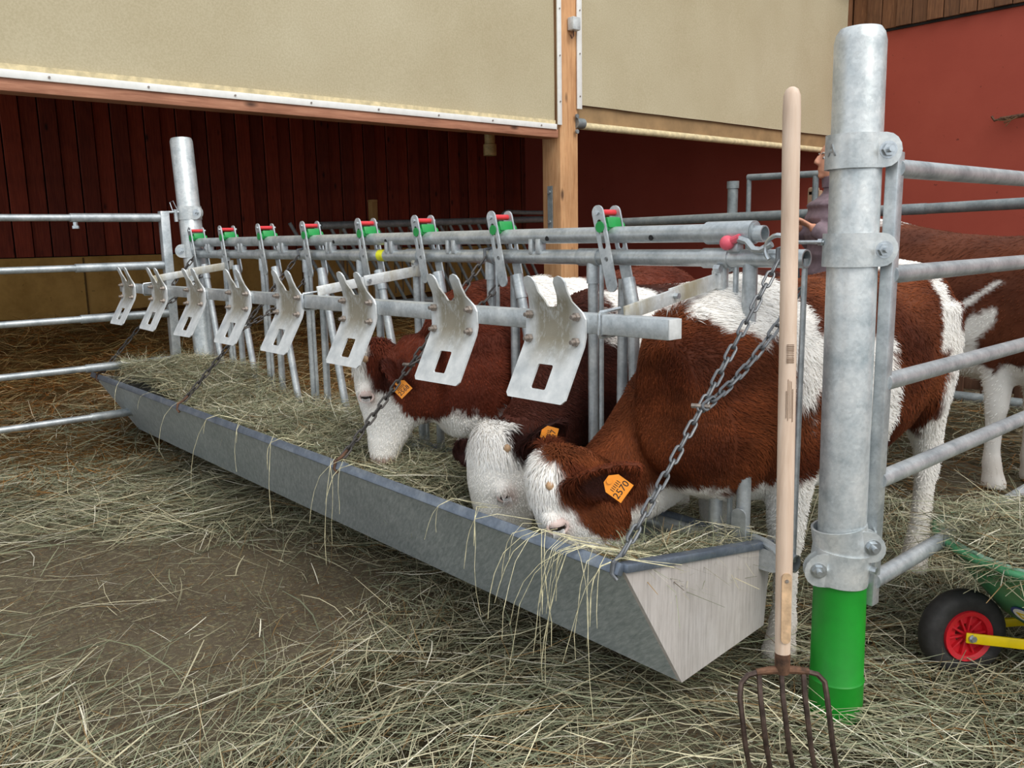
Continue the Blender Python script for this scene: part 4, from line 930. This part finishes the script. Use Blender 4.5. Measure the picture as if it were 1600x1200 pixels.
for k in range(9): part('pallet_board', MB().box((-2.2 + k * .23, 4.62, .46), (.11, .022, .9), Matrix.Rotation(random.uniform(-.02, .02), 3, 'Y'), .004), PALLET, pl)
for z in (.12, .5, .85): part('pallet_runner', MB().box((-1.28, 4.66, z), (2.1, .05, .09), None, .004), PALLET, pl)
for k in range(4): part('pale_block', MB().box((-1.86 + k * .23 + .23, 4.655, .16), (.10, .03, .075), None, .003), plain('pale_block_wood', (176, 170, 150), 0.8, 0, .15, 30) if k == 0 else bpy.data.materials['pale_block_wood'], pl)
part('ground_tube', MB().tube((-2.4, 4.5, .03), (-.1, 4.5, .03), .045, 12), ZINC_DARK, pl)

rk = thing('slanted_feed_rack', 'grey feed rack of slanted bars inside the barn behind the feed fence', 'rack', (-6, 3.3, .4))
part('rail', MB().tube((-6, 1.9, 1.375), (-6, 4.75, 1.43), .035, 12), ZINC_DARK, rk)
part('rail', MB().tube((-6, 1.9, .62), (-6, 4.75, .64), .035, 12), ZINC_DARK, rk)
for k in range(22):
    y = 1.6 + k * .125; part('slanted_bar', MB().tube((-6, y, 1.40), (-6, y + .46, .62), .0165, 8), ZINC_DARK, rk)
part('hoop_end', MB().poly([(-5.97, 4.02, 1.32)] + [(-5.97, 4.14 - .12 * math.cos(a), 1.40 + .11 * math.sin(a)) for a in np.linspace(0, PI * .6, 7)] + [(-5.97, 4.35, 1.50), (-5.97, 4.7, 1.5)], .022, 8), ZINC_DARK, rk)
gr = thing('wire_grille', 'rusty narrow-barred grille panel at the back of the barn', 'grille', (-7.4, 3.2, 1.3))
part('grille_frame', MB().tube((-7.4, 2.9, 1.42), (-7.4, 4.4, 1.46), .014, 8).tube((-7.4, 2.9, 1.20), (-7.4, 4.4, 1.22), .014, 8).tube((-7.4, 2.92, .6), (-7.4, 2.92, 1.42), .02, 8).tube((-7.4, 4.38, .6), (-7.4, 4.38, 1.44), .02, 8), plain('rusty_tube', (120, 100, 76), .7), gr)
for k in range(14): part('grille_bar', MB().tube((-7.4, 2.98 + k * .105, .62), (-7.4, 2.98 + k * .105, 1.44), .009, 6), bpy.data.materials['rusty_tube'], gr)
dp = thing('downpipe', 'cream plastic downpipe with a collar hanging from the barn ceiling', 'pipe', (-7, 4.75, 2.2))
part('pipe_tube', MB().tube((-7, 4.76, 2.25), (-7, 4.76, 4.4), .062, 16), CREAMPIPE, dp)
part('pipe_collar', MB().lathe([(.06, 2.20), (.078, 2.20), (.078, 2.33), (.062, 2.34)], (-7, 4.76, 0), (0, 0, 1), 18), CREAMPIPE, dp)
sp = thing('wooden_post', 'short ochre wooden post by the boarded back wall inside the barn', 'post', (-7.2, 3.2, .4))
part('post_shaft', MB().box((-7.2, 3.22, 1.03), (.09, .07, 1.25), None, .006), timber('ochre_post_wood', (150, 110, 60), (178, 136, 80), (196, 156, 98), 2, 8), sp)
part('post_cap', MB().box((-7.2, 3.22, 1.66), (.095, .075, .03), None, .008), bpy.data.materials['ochre_post_wood'], sp)
rod = thing('wall_rod', 'rusty iron rod with hay wisps fixed on the red wall', 'rod', (-2.4, WY - .05, 2.33))
part('rod_bar', MB().tube((-2.42, WY - .06, 2.325), (-1.6, WY - .06, 2.375), .02, 10), RUST, rod)
part('rod_hook', MB().poly([(-2.42, WY - .06, 2.325), (-2.47, WY - .06, 2.315), (-2.50, WY - .06, 2.36)], .012, 6).tube((-2.0, WY - .06, 2.35), (-2.0, WY + .01, 2.35), .014, 8), RUST, rod)
wp = MB()
for k in range(14):
    x = -2.4 + random.random() * .7; wp.poly([(x, WY - .07, 2.33), (x + random.uniform(-.1, .1), WY - .1, 2.30), (x + random.uniform(-.2, .15), WY - .1, 2.27 + random.uniform(-.05, .05))], .004, 4)
stuff(part('hay_wisps', wp, plain('brown_wisps', (110, 84, 56), .9), rod))

# ------------------------------------------------------------------ person
def make_person():
    base = Vector((-1.60, 2.93, 0)); f = Vector((-.66, -.75, 0)).normalized(); r = Vector((f.y, -f.x, 0))   # r: the figure's right
    Z = Vector((0, 0, 1))
    root = thing('person', 'person in a mauve quilted jacket standing behind the foreground post', 'person', tuple(base))
    def p(fw, rt, z): return base + f * fw + r * rt + Z * z
    b = MB()
    # head
    b.loft([(p(.0 + o, 0, z), f * a, r * w_, .95) for z, o, a, w_ in ((1.50, .0, .055, .052), (1.545, .0, .058, .052), (1.56, .035, .075, .055), (1.59, .04, .088, .064), (1.635, .03, .098, .072), (1.68, .022, .102, .076), (1.72, .015, .100, .075), (1.755, .010, .080, .062), (1.772, .008, .045, .035))], 16)
    b.loft([(p(.125, 0, 1.685), f * .012, r * .010), (p(.140, 0, 1.655), f * .018, r * .014), (p(.143, 0, 1.64), f * .016, r * .016), (p(.122, 0, 1.628), f * .01, r * .012)], 8)   # nose
    b.ball(p(.118, 0, 1.607), (.016, .024, .007), Matrix((f, r, Z)).transposed(), 10, 6); b.ball(p(.116, 0, 1.595), (.015, .021, .008), Matrix((f, r, Z)).transposed(), 10, 6)
    b.ball(p(.112, 0, 1.568), (.02, .026, .018), Matrix((f, r, Z)).transposed(), 10, 6)
    for s in (1, -1): b.ball(p(.0, s * .078, 1.65), (.02, .009, .032), Matrix((f, r, Z)).transposed(), 10, 6)
    # neck, torso core, arms, legs as one body
    b.loft([(p(-.01, 0, z), f * a, r * w_) for z, a, w_ in ((.88, .10, .15), (1.1, .10, .14), (1.3, .11, .17), (1.42, .09, .16), (1.48, .06, .08), (1.53, .055, .055))], 16)
    hands = []
    for s in (1, -1):
        sh, el, wr_ = p(-.01, s * .19, 1.41), p(.02, s * .25, 1.14), p(.20, s * .13, 1.27)
        b.poly([p(0, s * .12, 1.42), sh, sh.lerp(el, .5), el], [.05, .055, .046, .04], 10); b.poly([el, el.lerp(wr_, .5), wr_], [.042, .036, .027], 10)
        d = (wr_ - el).normalized(); side = r * -s; palm = wr_ + d * .055
        b.loft([(wr_, side * .026, Z * .018), (wr_ + d * .03, side * .036, Z * .017), (wr_ + d * .085, side * .041, Z * .014)], 10)
        for k, (o, ln) in enumerate(((.030, .068), (.011, .078), (-.009, .072), (-.028, .056))):
            k0 = wr_ + d * .082 + side * o; b.poly([k0 - d * .02, k0 + d * ln * .4 - Z * .004, k0 + d * ln * .65 - Z * .022, k0 + d * ln * .68 - Z * .045], [.009, .0085, .008, .007], 8)
        b.poly([wr_ + d * .02 + side * .03, wr_ + d * .045 + side * .052 - Z * .006, wr_ + d * .075 + side * .055 - Z * .02], [.011, .010, .008], 8)
        hip = p(0, s * .09, .92); b.poly([hip, p(.01, s * .095, .5), p(-.01, s * .10, .1)], [.085, .058, .042], 12)
        b.loft([(p(-.05, s * .10, .04), f * .04, Z * .04), (p(.06, s * .10, .035), r * .045, Z * .035), (p(.16, s * .10, .025), r * .03, Z * .02)], 10)
    me = remesh(b, .0085, 2, 'body'); me.materials.append(SKIN); ob = link(bpy.data.objects.new('body', me), root); me.transform(Matrix.Translation(-base))
    # clothes
    j = MB(); rows = [(.84, .155, .205), (.95, .16, .21), (1.06, .155, .205), (1.17, .16, .21), (1.28, .165, .22), (1.37, .155, .215), (1.43, .125, .18), (1.47, .085, .11), (1.52, .078, .085), (1.545, .08, .085)]
    secs = []
    for i, (z, a, w_) in enumerate(rows):
        secs.append((p(.005, 0, z), f * a, r * w_))
        if i < 6: z2 = (z + rows[i + 1][0]) / 2; secs.append((p(.005, 0, z2 - .004), f * (a + .018), r * (w_ + .018))); secs.append((p(.005, 0, rows[i + 1][0] - .012), f * a, r * w_))
    j.loft(secs, 24)
    for s in (1, -1):
        sh, el, wr_ = p(-.01, s * .19, 1.41), p(.02, s * .25, 1.14), p(.185, s * .138, 1.262)
        A_ = [p(0, s * .1, 1.42)] + [sh.lerp(el, t) for t in np.linspace(0, 1, 7)]; j.poly(A_, [.07] + [.078 if k % 2 else .068 for k in range(7)], 14)
        A_ = [el.lerp(wr_, t) for t in np.linspace(0, 1, 6)]; j.poly(A_, [.066, .058, .062, .052, .054, .046], 14)
    jm = remesh(j, .011, 1, 'jacket'); jm.materials.append(JACKET); link(bpy.data.objects.new('jacket', jm), root); jm.transform(Matrix.Translation(-base))
    part('collar', MB().lathe([(.082, 1.50), (.092, 1.50), (.098, 1.56), (.09, 1.565), (.083, 1.55)], p(.005, 0, 0), (0, 0, 1), 20), JACKET, root)
    t = MB().loft([(p(0, 0, .96), f * .125, r * .165), (p(0, 0, .86), f * .13, r * .175), (p(0, 0, .80), f * .12, r * .17)], 16)
    for s in (1, -1): t.poly([p(0, s * .09, .85), p(.012, s * .097, .5), p(-.005, s * .10, .12)], [.1, .074, .062], 14)
    tm = remesh(t, .014, 2, 'trousers'); tm.materials.append(TROUSER); link(bpy.data.objects.new('trousers', tm), root); tm.transform(Matrix.Translation(-base))
    for s in (1, -1): part('boot', MB().loft([(p(-.01, s * .10, .30), f * .07, r * .062), (p(-.01, s * .10, .14), f * .066, r * .056), (p(.0, s * .1, .09), f * .085, r * .056), (p(.05, s * .10, .05), f * .13, r * .055), (p(.05, s * .10, .005), f * .14, r * .055)], 14), BOOT, root)
    hb = MB().loft([(p(-.01, 0, z), f * a, r * w_) for z, a, w_ in ((1.62, .06, .082), (1.68, .10, .086), (1.72, .112, .086), (1.76, .09, .07), (1.79, .03, .03))], 16)
    hair_pts = MB()
    hb = MB().loft([(p(-.022, 0, 1.58), f * .055, r * .06), (p(-.02, 0, 1.64), f * .085, r * .082), (p(-.012, 0, 1.70), f * .105, r * .088), (p(0, 0, 1.75), f * .095, r * .078), (p(0, 0, 1.785), f * .05, r * .04)], 16)
    part('hair', hb, CAPM, root, 60)
    for s in (1, -1):
        part('eye', MB().ball(p(.104, s * .033, 1.668), .012, None, 10, 7), WHITE, root, 60); part('iris', MB().ball(p(.112, s * .033, 1.667), .0065, None, 8, 6), EYE, root, 60)
        part('eyebrow', MB().poly([p(.118, s * .016, 1.693), p(.116, s * .035, 1.698), p(.104, s * .054, 1.690)], .0045, 6), CAPM, root, 60)
make_person()

# ================================================================== WHEELBARROW
wbw = thing('wheelbarrow', 'small green wheelbarrow of hay with red wheel and yellow arm', 'wheelbarrow', (.35, .65, 0))
Hh = Vector((-.72, -.69, 0)).normalized(); Ll = Vector((Hh.y * -1, Hh.x, 0)); 
if Ll.dot(CF) > 0: Ll = -Ll                                   # toward the viewer's side
NZ = Vector((.066, .471, .376))
WC = Vector((.128, .478, .120)); ax = (Ll * .96 + Hh * -.22 + Vector((0, 0, .05))).normalized()
part('tyre', MB().lathe([(.070, -.024), (.086, -.032), (.108, -.031), (.121, -.022), (.1245, 0), (.121, .022), (.108, .031), (.086, .032), (.070, .024)], WC, ax, 36), TYRE, wbw, 50)
wh = part('wheel_rim', MB().lathe([(.030, -.012), (.030, .012), (.056, .012), (.058, .030), (.072, .034), (.073, .026), (.073, -.026), (.072, -.034), (.058, -.030), (.056, -.012), (.030, -.012)], WC, ax, 36), RIMRED, wbw, 40)
a_, b_ = ax.orthogonal().normalized(), None; b_ = ax.cross(a_)
for k in range(10):
    q = a_ * math.cos(2 * PI * k / 10) + b_ * math.sin(2 * PI * k / 10); part('spoke', MB().bar(WC + q * .012 + ax * .016, WC + q * .060 + ax * .016, .006, .014, tuple(ax), .001), RIMRED, wbw)
part('hub', MB().tube(WC - ax * .03, WC + ax * .03, .014, 12), RIMRED, wbw)
for sgn in (1, -1):
    off = ax * (.044 * sgn); back = (-Hh * .9 + Ll * .18 * sgn).normalized()
    p0, p1, p2_ = WC + off - back * .016, WC + off + back * .15 + Vector((0, 0, -.002)), WC + off + back * .62 + Vector((0, 0, .0))
    m_ = MB().bar(p0, p1, .008, .030, (0, 0, 1), .003).bar(p1, p2_, .012, .026, (0, 0, 1), .003)
    arm = part('support_arm', m_, YELLOW, wbw)
    part('axle_bolt', MB().tube(WC + off * .9, WC + off + ax * (.010 * sgn), .009, 6).tube(WC + off, WC + off + ax * (.005 * sgn), .012, 14), BOLT, arm)
# tray: rim outline as a teardrop, tapering down to a smaller floor
def rim_pt(t):                                                 # t 0..1 round the rim from nose
    s_ = t * 2 - 1; k = abs(s_)                                # k: 0 rear, 1 nose
    return s_
outl = []
for l_a, w_ in ((0, .0), (.008, .075), (.03, .145), (.08, .22), (.17, .29), (.32, .33), (.48, .34), (.60, .32), (.66, .24), (.68, 0)): outl.append((l_a, w_))
ring = [(l_a, w_) for l_a, w_ in outl] + [(l_a, -w_) for l_a, w_ in outl[-2:0:-1]]
def ringpos(sc, dz, back): return [NZ - Hh * (back + l_a * sc) + Ll * (w_ * sc) + Vector((0, 0, dz - .06 * l_a)) for l_a, w_ in ring]
R0, R1, R2, R3 = ringpos(1, .0, 0), ringpos(.98, -.015, .01), ringpos(.80, -.11, .09), ringpos(.62, -.20, .17)
n = len(ring); tm = MB(); vs = R1 + R2 + R3
tm.add(vs, [(j * n + k, j * n + (k + 1) % n, (j + 1) * n + (k + 1) % n, (j + 1) * n + k) for j in range(2) for k in range(n)] + [tuple(2 * n + k for k in range(n))])
R1i, R2i, R3i = ringpos(.95, -.012, .02), ringpos(.77, -.107, .10), ringpos(.60, -.19, .18)
tm.add(R1i + R2i + R3i, [(j * n + k, (j + 1) * n + k, (j + 1) * n + (k + 1) % n, j * n + (k + 1) % n) for j in range(2) for k in range(n)] + [tuple(2 * n + k for k in range(n - 1, -1, -1))])
part('tray', tm, TRAYG, wbw, 50)
part('tray_rim', MB().poly(R0 + [R0[0]], .011, 8), TRAYG, wbw, 60)
part('rim_lining', MB().poly([q + Vector((0, 0, .006)) for q in ringpos(.955, -.002, .018)] + [ringpos(.955, -.002, .018)[0] + Vector((0, 0, .006))], .009, 8), TRAYRIM, wbw, 60)
for sgn in (1, -1):
    a0 = NZ - Hh * .45 + Ll * (.2 * sgn) + Vector((0, 0, -.12)); part('handle', MB().tube(a0, NZ - Hh * 1.05 + Ll * (.24 * sgn) + Vector((0, 0, -.02)), .014, 10), YELLOW, wbw)
    part('rest_leg', MB().poly([a0 - Hh * .1, NZ - Hh * .6 + Ll * (.2 * sgn) + Vector((0, 0, -.37))], .013, 8), YELLOW, wbw)
# round decal on the near side
k_ = 3; q0 = (R2[2] + R2[3] + R3[2] + R3[3]) / 4; dn_ = (R2[3] - R2[2]).normalized(); up_ = (R2[2] + R2[3] - R3[2] - R3[3]).normalized(); nz_ = dn_.cross(up_).normalized()
if nz_.dot(Ll) < 0: nz_ = -nz_
dn_ = up_.cross(nz_)
dq = q0 + nz_ * .004
dc = part('decal', MB().prism([(.036 * math.cos(a), .036 * math.sin(a)) for a in np.linspace(0, 2 * PI, 25)[:-1]], dq, dn_, up_, .0012), BLUE, wbw, 0)
part('decal_field', MB().prism([(.029 * math.cos(a), .029 * math.sin(a)) for a in np.linspace(0, 2 * PI, 25)[:-1]], dq + nz_ * .0013, dn_, up_, .001), WHITE, dc, 0)
part('decal_marks', MB().box(dq + nz_ * .0026 + up_ * .008, (.034, .007, .001), Matrix((dn_, up_, nz_)).transposed()).box(dq + nz_ * .0026 - up_ * .006 + dn_ * .004, (.028, .006, .001), Matrix((dn_, up_, nz_)).transposed() @ Matrix.Rotation(.5, 3, 'Z')).box(dq + nz_ * .0026 - up_ * .002 - dn_ * .012, (.006, .026, .001), Matrix((dn_, up_, nz_)).transposed() @ Matrix.Rotation(.3, 3, 'Z')), YELLOW, dc, 0)

# ================================================================== HAY
PAL = [(L3(c), w_) for c, w_ in (((136, 140, 114), .27), ((160, 154, 126), .24), ((190, 182, 152), .17), ((104, 108, 84), .13), ((130, 106, 72), .08), ((220, 214, 194), .07), ((84, 72, 54), .04))]
PALC = np.array([c for c, _ in PAL]); PALW = np.array([w_ for _, w_ in PAL]); PALW /= PALW.sum()
def hay_mesh(name, P, ang, ln, wd, tilt, curve, tint=1.0, segs=3, brown=0.0):
    n = len(P); d = np.stack([np.cos(ang) * np.cos(tilt), np.sin(ang) * np.cos(tilt), np.sin(tilt)], 1)
    sdv = np.stack([-np.sin(ang), np.cos(ang), rng.normal(0, .6, n)], 1); sdv /= np.linalg.norm(sdv, axis=1)[:, None]
    cv = np.stack([-np.sin(ang), np.cos(ang), rng.normal(-.2, .5, n)], 1) * curve[:, None]
    kink = rng.normal(0, .10, (n, 3)) * (rng.random(n) < .35)[:, None]
    pts = []; ts = np.linspace(-.5, .5, segs + 1)
    for t in ts:
        q = P + d * (ln * t)[:, None] + cv * (ln * (4 * t * t - 1) * .25)[:, None] + kink * (ln * np.maximum(t, 0))[:, None]; pts.append(q)
    vs = []
    for i, q in enumerate(pts):
        w_ = wd * (1.0 if 0 < i < segs else .55); vs += [q - sdv * w_[:, None] / 2, q + sdv * w_[:, None] / 2]
    Vv = np.stack(vs, 1).reshape(-1, 3); m = 2 * (segs + 1); k = np.arange(n)[:, None] * m
    F = np.concatenate([k + np.array([[2 * i, 2 * i + 1, 2 * i + 3, 2 * i + 2]]) for i in range(segs)], 0)
    me = bpy.data.meshes.new(name); me.vertices.add(len(Vv)); me.vertices.foreach_set('co', Vv.astype(np.float32).ravel())
    me.loops.add(F.size); me.loops.foreach_set('vertex_index', F.astype(np.int32).ravel())
    me.polygons.add(len(F)); me.polygons.foreach_set('loop_start', np.arange(0, F.size, 4, dtype=np.int32))
    me.update(calc_edges=True); me.validate()
    ci = rng.choice(len(PALC), n, p=PALW); C = PALC[ci] * (.72 + .5 * rng.random(n))[:, None]
    if brown: b_ = (rng.random(n) < brown)[:, None]; C = np.where(b_, L3((142, 100, 52)) * (.6 + .7 * rng.random(n))[:, None], C)
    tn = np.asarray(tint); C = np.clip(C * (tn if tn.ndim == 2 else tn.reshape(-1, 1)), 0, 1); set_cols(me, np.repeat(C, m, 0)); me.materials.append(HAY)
    return me
def n2(x, y, s, k=0): return (np.sin(x * 1.9 * s + 1.3 * np.sin(y * 1.1 * s + k)) + np.sin(y * 2.3 * s + 1.7 * np.sin(x * 1.4 * s + 2 * k + 1)) + np.sin((x + y) * 1.3 * s + k)) / 3
def bare(x, y):                                                        # trodden bare patch left of the trough
    u_, v_ = (x + 2.05) * .82 + (y + 1.02) * .57, -(x + 2.05) * .57 + (y + 1.02) * .82
    e = (u_ / 1.05) ** 2 + (v_ / .62) ** 2 + .35 * n2(x, y, 2.6, 7)
    u2, v2 = (x + 1.25) * .82 + (y + 1.25) * .57, -(x + 1.25) * .57 + (y + 1.25) * .82
    e2 = (u2 / .55) ** 2 + (v2 / .28) ** 2 + .4 * n2(x, y, 3.1, 3)
    return np.maximum(np.clip(1.5 - e * 1.15, 0, 1), np.clip(1.1 - e2 * 1.1, 0, 1) * .7)
def hay_floor():
    N_ = 150000
    x = rng.uniform(-5.2, 1.6, N_); y = rng.uniform(-2.0, 1.9, N_)
    keep = np.ones(N_, bool)
    # keep what the yard in front of the pen can show
    v = np.stack([x - .983, y + 1.948], 1); dep = v @ np.array([-.741, .649]); lat = v @ np.array([.661, .75])
    keep &= (dep > 1.02) & (np.abs(lat) < dep * .72 + .3) 
    keep &= rng.random(N_) < np.clip(1.25 - dep * .10, .35, 1)
    dens = np.clip(.95 + .45 * n2(x, y, 2.2) , .35, 1) * (1 - .94 * bare(x, y)); keep &= rng.random(N_) < dens
    x, y = x[keep], y[keep]; n = len(x); h = np.clip(.5 + .5 * n2(x, y, 1.4, 2), 0, 1) * (1 - bare(x, y))
    ang = 1.9 + 1.6 * n2(x, y, 1.1, 5) + rng.normal(0, .75, n)
    ln = rng.gamma(2.6, .062, n).clip(.03, .48); z = fz(x, y) + .004 + rng.random(n) ** 1.6 * (.012 + .055 * h)
    wd = rng.choice([.0013, .0019, .0028, .0042], n, p=[.42, .34, .18, .06]); tilt = rng.normal(0, .13, n)
    z += np.abs(np.sin(tilt)) * ln * .4
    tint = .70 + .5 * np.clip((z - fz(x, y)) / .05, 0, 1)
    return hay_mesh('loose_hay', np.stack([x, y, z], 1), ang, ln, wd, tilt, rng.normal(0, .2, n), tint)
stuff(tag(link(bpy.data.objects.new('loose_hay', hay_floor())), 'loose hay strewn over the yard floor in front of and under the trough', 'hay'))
def chaff():
    n = 26000; x = rng.uniform(-4.6, .5, n); y = rng.uniform(-1.9, -.3, n)
    return hay_mesh('hay_chaff', np.stack([x, y, fz(x, y) + .002 + .004 * rng.random(n)], 1), rng.uniform(0, 6.28, n), rng.uniform(.006, .035, n), rng.uniform(.0008, .002, n), rng.normal(0, .08, n), rng.normal(0, .2, n), .72, 1, .3)
stuff(tag(link(bpy.data.objects.new('hay_chaff', chaff())), 'fine hay chaff scattered on the bare trodden ground', 'hay'))
def hay_mat():                                                          # matted lower layer: a low uneven cushion below the strands
    def zf(X, Y):
        d = np.clip(.75 + .5 * n2(X, Y, 2.2), 0, 1) * (1 - bare(X, Y) * 1.3); return fz(X, Y) - .03 + .045 * np.clip(d, 0, 1) + .006 * np.sin(40 * X + 9 * np.sin(13 * Y)) * np.sin(37 * Y)
    return zf
dm = Mat('hay_underlayer'); f_ = dm.noise(dm.coords((60, 60, 20)), 2.4, 6, .8, 1.5); dm.base(dm.ramp(f_, [(.32, (42, 37, 28)), (.5, (78, 70, 52)), (.72, (124, 114, 86))])); dm.set(.95, 0, .1); dm.bump(f_, 1.0, .02)
stuff(tag(grid_obj('matted_hay', -5.4, 3.2, -2.6, 4.4, 260, 210, hay_mat(), dm.m), 'dull matted layer of old hay lying on the yard ground', 'hay'))
def hay_trough():
    n = 30000; x = rng.uniform(XT1 + .03, XT0 - .03, n); u = rng.random(n)
    y = -.50 + u * .49
    full = .478 + .05 * n2(x, y, 2.6, 3) + .025 * n2(x, y, 6.1, 8)
    head = np.zeros(n)
    for hx, hy in ((-.60, -.42), (-1.0, -.3), (-1.68, -.3)): head += np.exp(-(((x - hx) / .16) ** 2 + ((y - hy) / .15) ** 2))
    full -= .15 * np.exp(-((x + .64) / .20) ** 2) + .16 * np.exp(-((x + 1.05) / .28) ** 2) + .03 * np.exp(-((x + 1.65) / .25) ** 2)
    full += .02 * (x < -2.2) + .10 * np.exp(-((x + 3.6) / .7) ** 2) + .0
    full -= .06 * np.clip((y + .5) / .5, 0, 1) * (x < -1.4) * 0
    z = full - .10 * rng.random(n) ** 1.3
    # keep strands inside the sloping front panel
    yf = PF[0] + (PF[1] - z) / (PF[1] - PB0[1]) * (PB0[0] - PF[0]) + .03; y = np.maximum(y, yf)
    ang = rng.uniform(0, 6.28, n); ln = rng.gamma(3.2, .04, n).clip(.03, .32); tilt = rng.normal(0, .26, n); up_ = rng.random(n) < .06; tilt[up_] = rng.uniform(.4, 1.1, up_.sum())
    sn = np.abs(np.sin(ang)) * ln * .5; sh = np.clip(yf - (y - sn), 0, .12); y = y + sh; y = np.minimum(y, .0 - sn * .3)
    return hay_mesh('trough_hay', np.stack([x, y, z], 1), ang, ln, rng.choice([.0012, .0018, .0026, .0036], n, p=[.42, .34, .18, .06]), tilt, rng.normal(0, .3, n), .9 + .4 * rng.random(n))
ht = stuff(tag(link(bpy.data.objects.new('trough_hay', hay_trough())), 'green and gold hay heaped inside the feed trough', 'hay'))
def bedcore():
    mb = MB(); xs = np.linspace(XT1 + .02, XT0 - .02, 120); ys = np.linspace(-.44, -.01, 14)
    X, Y = np.meshgrid(xs, ys); full = .38 + .05 * n2(X, Y, 2.6, 3) - .15 * np.exp(-((X + .64) / .20) ** 2) - .16 * np.exp(-((X + 1.05) / .28) ** 2) + .02 * (X < -2.2) + .06 * np.exp(-((X + 3.7) / .7) ** 2)
    Z = np.maximum(full - .0, .2); Y = np.maximum(Y, PF[0] + (PF[1] - Z) / (PF[1] - PB0[1]) * (PB0[0] - PF[0]) + .02)
    V = np.stack([X, Y, Z], -1).reshape(-1, 3); m = len(xs); i = np.arange(V.shape[0]).reshape(len(ys), m)
    return mb.add(V.tolist(), np.stack([i[:-1, :-1], i[:-1, 1:], i[1:, 1:], i[1:, :-1]], -1).reshape(-1, 4).tolist())
stuff(part('hay_core', bedcore(), dm.m, ht, 60))
def draped():                                                           # long stalks hanging over the trough's rim
    mb = MB(); C = []
    spots = [(-1.46, 3), (-1.40, 2), (-.86, 2), (-.7, 3)] + [(-.55 + .33 * random.random(), 1) for _ in range(24)] + [(-2.2, 2), (-2.5, 2), (-2.9, 1), (-3.3, 1), (-3.7, 1), (-1.9, 2)]
    for x, c in spots:
        for _ in range(c):
            L_ = random.uniform(.05, .36); dx = random.uniform(-.6, .6); p = [Vector((x - dx * .3, -.52 + .08 * random.random(), .50)), Vector((x - dx * .1, PF[0] - .004, .535)), Vector((x, PF[0] - .035, .515))]
            q = p[-1]; st = 4; dv = Vector((dx, -.25, random.uniform(-.9, .1))).normalized()
            for k in range(1, st + 1):
                dv = (dv + Vector((random.uniform(-.25, .25), random.uniform(-.12, .10), -.75 + random.uniform(-.3, .25)))).normalized(); q = q + dv * (L_ / st); p.append(q.copy())
            mb.poly(p, [random.choice((.0006, .0009, .0012))] * (len(p) - 1) + [.0005], 4, False)
    return mb
stuff(part('hanging_stalks', draped(), plain('pale_stalks', (204, 196, 160), .7, 0, .25, 40), ht, 60))
def hay_pen():
    n = 34000; x = rng.uniform(-4.2, 1.2, n); y = rng.uniform(.05, 5.5, n); h = np.clip(.5 + .5 * n2(x, y, 1.7, 9), 0, 1)
    return hay_mesh('pen_hay', np.stack([x, y, fz(x, y) + .005 + .06 * h * rng.random(n)], 1), rng.uniform(0, 6.28, n), rng.gamma(3, .05, n).clip(.04, .4), rng.choice([.0018, .0026, .004], n), rng.normal(0, .16, n), rng.normal(0, .3, n), .62, 2, .35)
stuff(tag(link(bpy.data.objects.new('pen_hay', hay_pen())), 'trampled brown hay under the calves inside the pen', 'hay'))
def hay_barn():
    n = 52000; x = FX - 5.3 * rng.random(n) ** 1.5 + .45; y = rng.uniform(-2.6, 3.2, n)
    z = np.where(x < FX + .1, np.maximum(bz(x, y), fz(x, y)), fz(x, y)) + .01 + .06 * rng.random(n)
    deep = np.clip((-4.7 - x) / 1.2 + .35 * n2(x, y, 2.0, 4), 0, 1)
    br = np.array([[1.25, .88, .50]]) * deep[:, None] + np.array([[.80, .80, .80]]) * (1 - deep[:, None])
    return hay_mesh('barn_straw', np.stack([x, y, z], 1), rng.uniform(0, 6.28, n), rng.gamma(3, .07, n).clip(.05, .5), rng.choice([.002, .0032, .005], n), rng.normal(0, .22, n), rng.normal(0, .3, n), br, 2, .25)
stuff(tag(link(bpy.data.objects.new('barn_straw', hay_barn())), 'golden brown straw lying loose over the barn bedding', 'straw'))
def hay_barrow():
    n = 6500; l_a = .02 + .62 * rng.random(n); wmax = np.interp(l_a, [q[0] for q in outl], [q[1] for q in outl]) * .95; w_ = (rng.random(n) * 2 - 1) * wmax
    up = .05 * (1 - (w_ / (wmax + .02)) ** 2) * np.clip(l_a / .2, 0, 1) + .02 * n2(l_a, w_, 14)
    P = np.array(NZ) - np.outer(l_a, np.array(Hh)) + np.outer(w_, np.array(Ll)); P[:, 2] += -.005 - .06 * l_a + up + .07 * rng.random(n) ** 2 - .02
    return hay_mesh('barrow_hay', P, rng.uniform(0, 6.28, n), rng.gamma(3.2, .045, n).clip(.04, .32), rng.choice([.0014, .002, .003], n), rng.normal(0, .25, n), rng.normal(0, .5, n), 1.05)
bh = stuff(tag(link(bpy.data.objects.new('barrow_hay', hay_barrow())), 'tangled pale hay piled in the green wheelbarrow', 'hay'))
cm = MB(); cr = [NZ - Hh * (.03 + l_a * .92) + Ll * (w_ * .9) + Vector((0, 0, -.045 - .06 * l_a)) for l_a, w_ in ring]
ctr = NZ - Hh * .38 + Vector((0, 0, -.01)); cm.add(cr + [ctr], [(k, (k + 1) % n, n) for k in range(n)] if (n := len(cr)) else [])
stuff(part('hay_core', cm, dm.m, bh, 60))
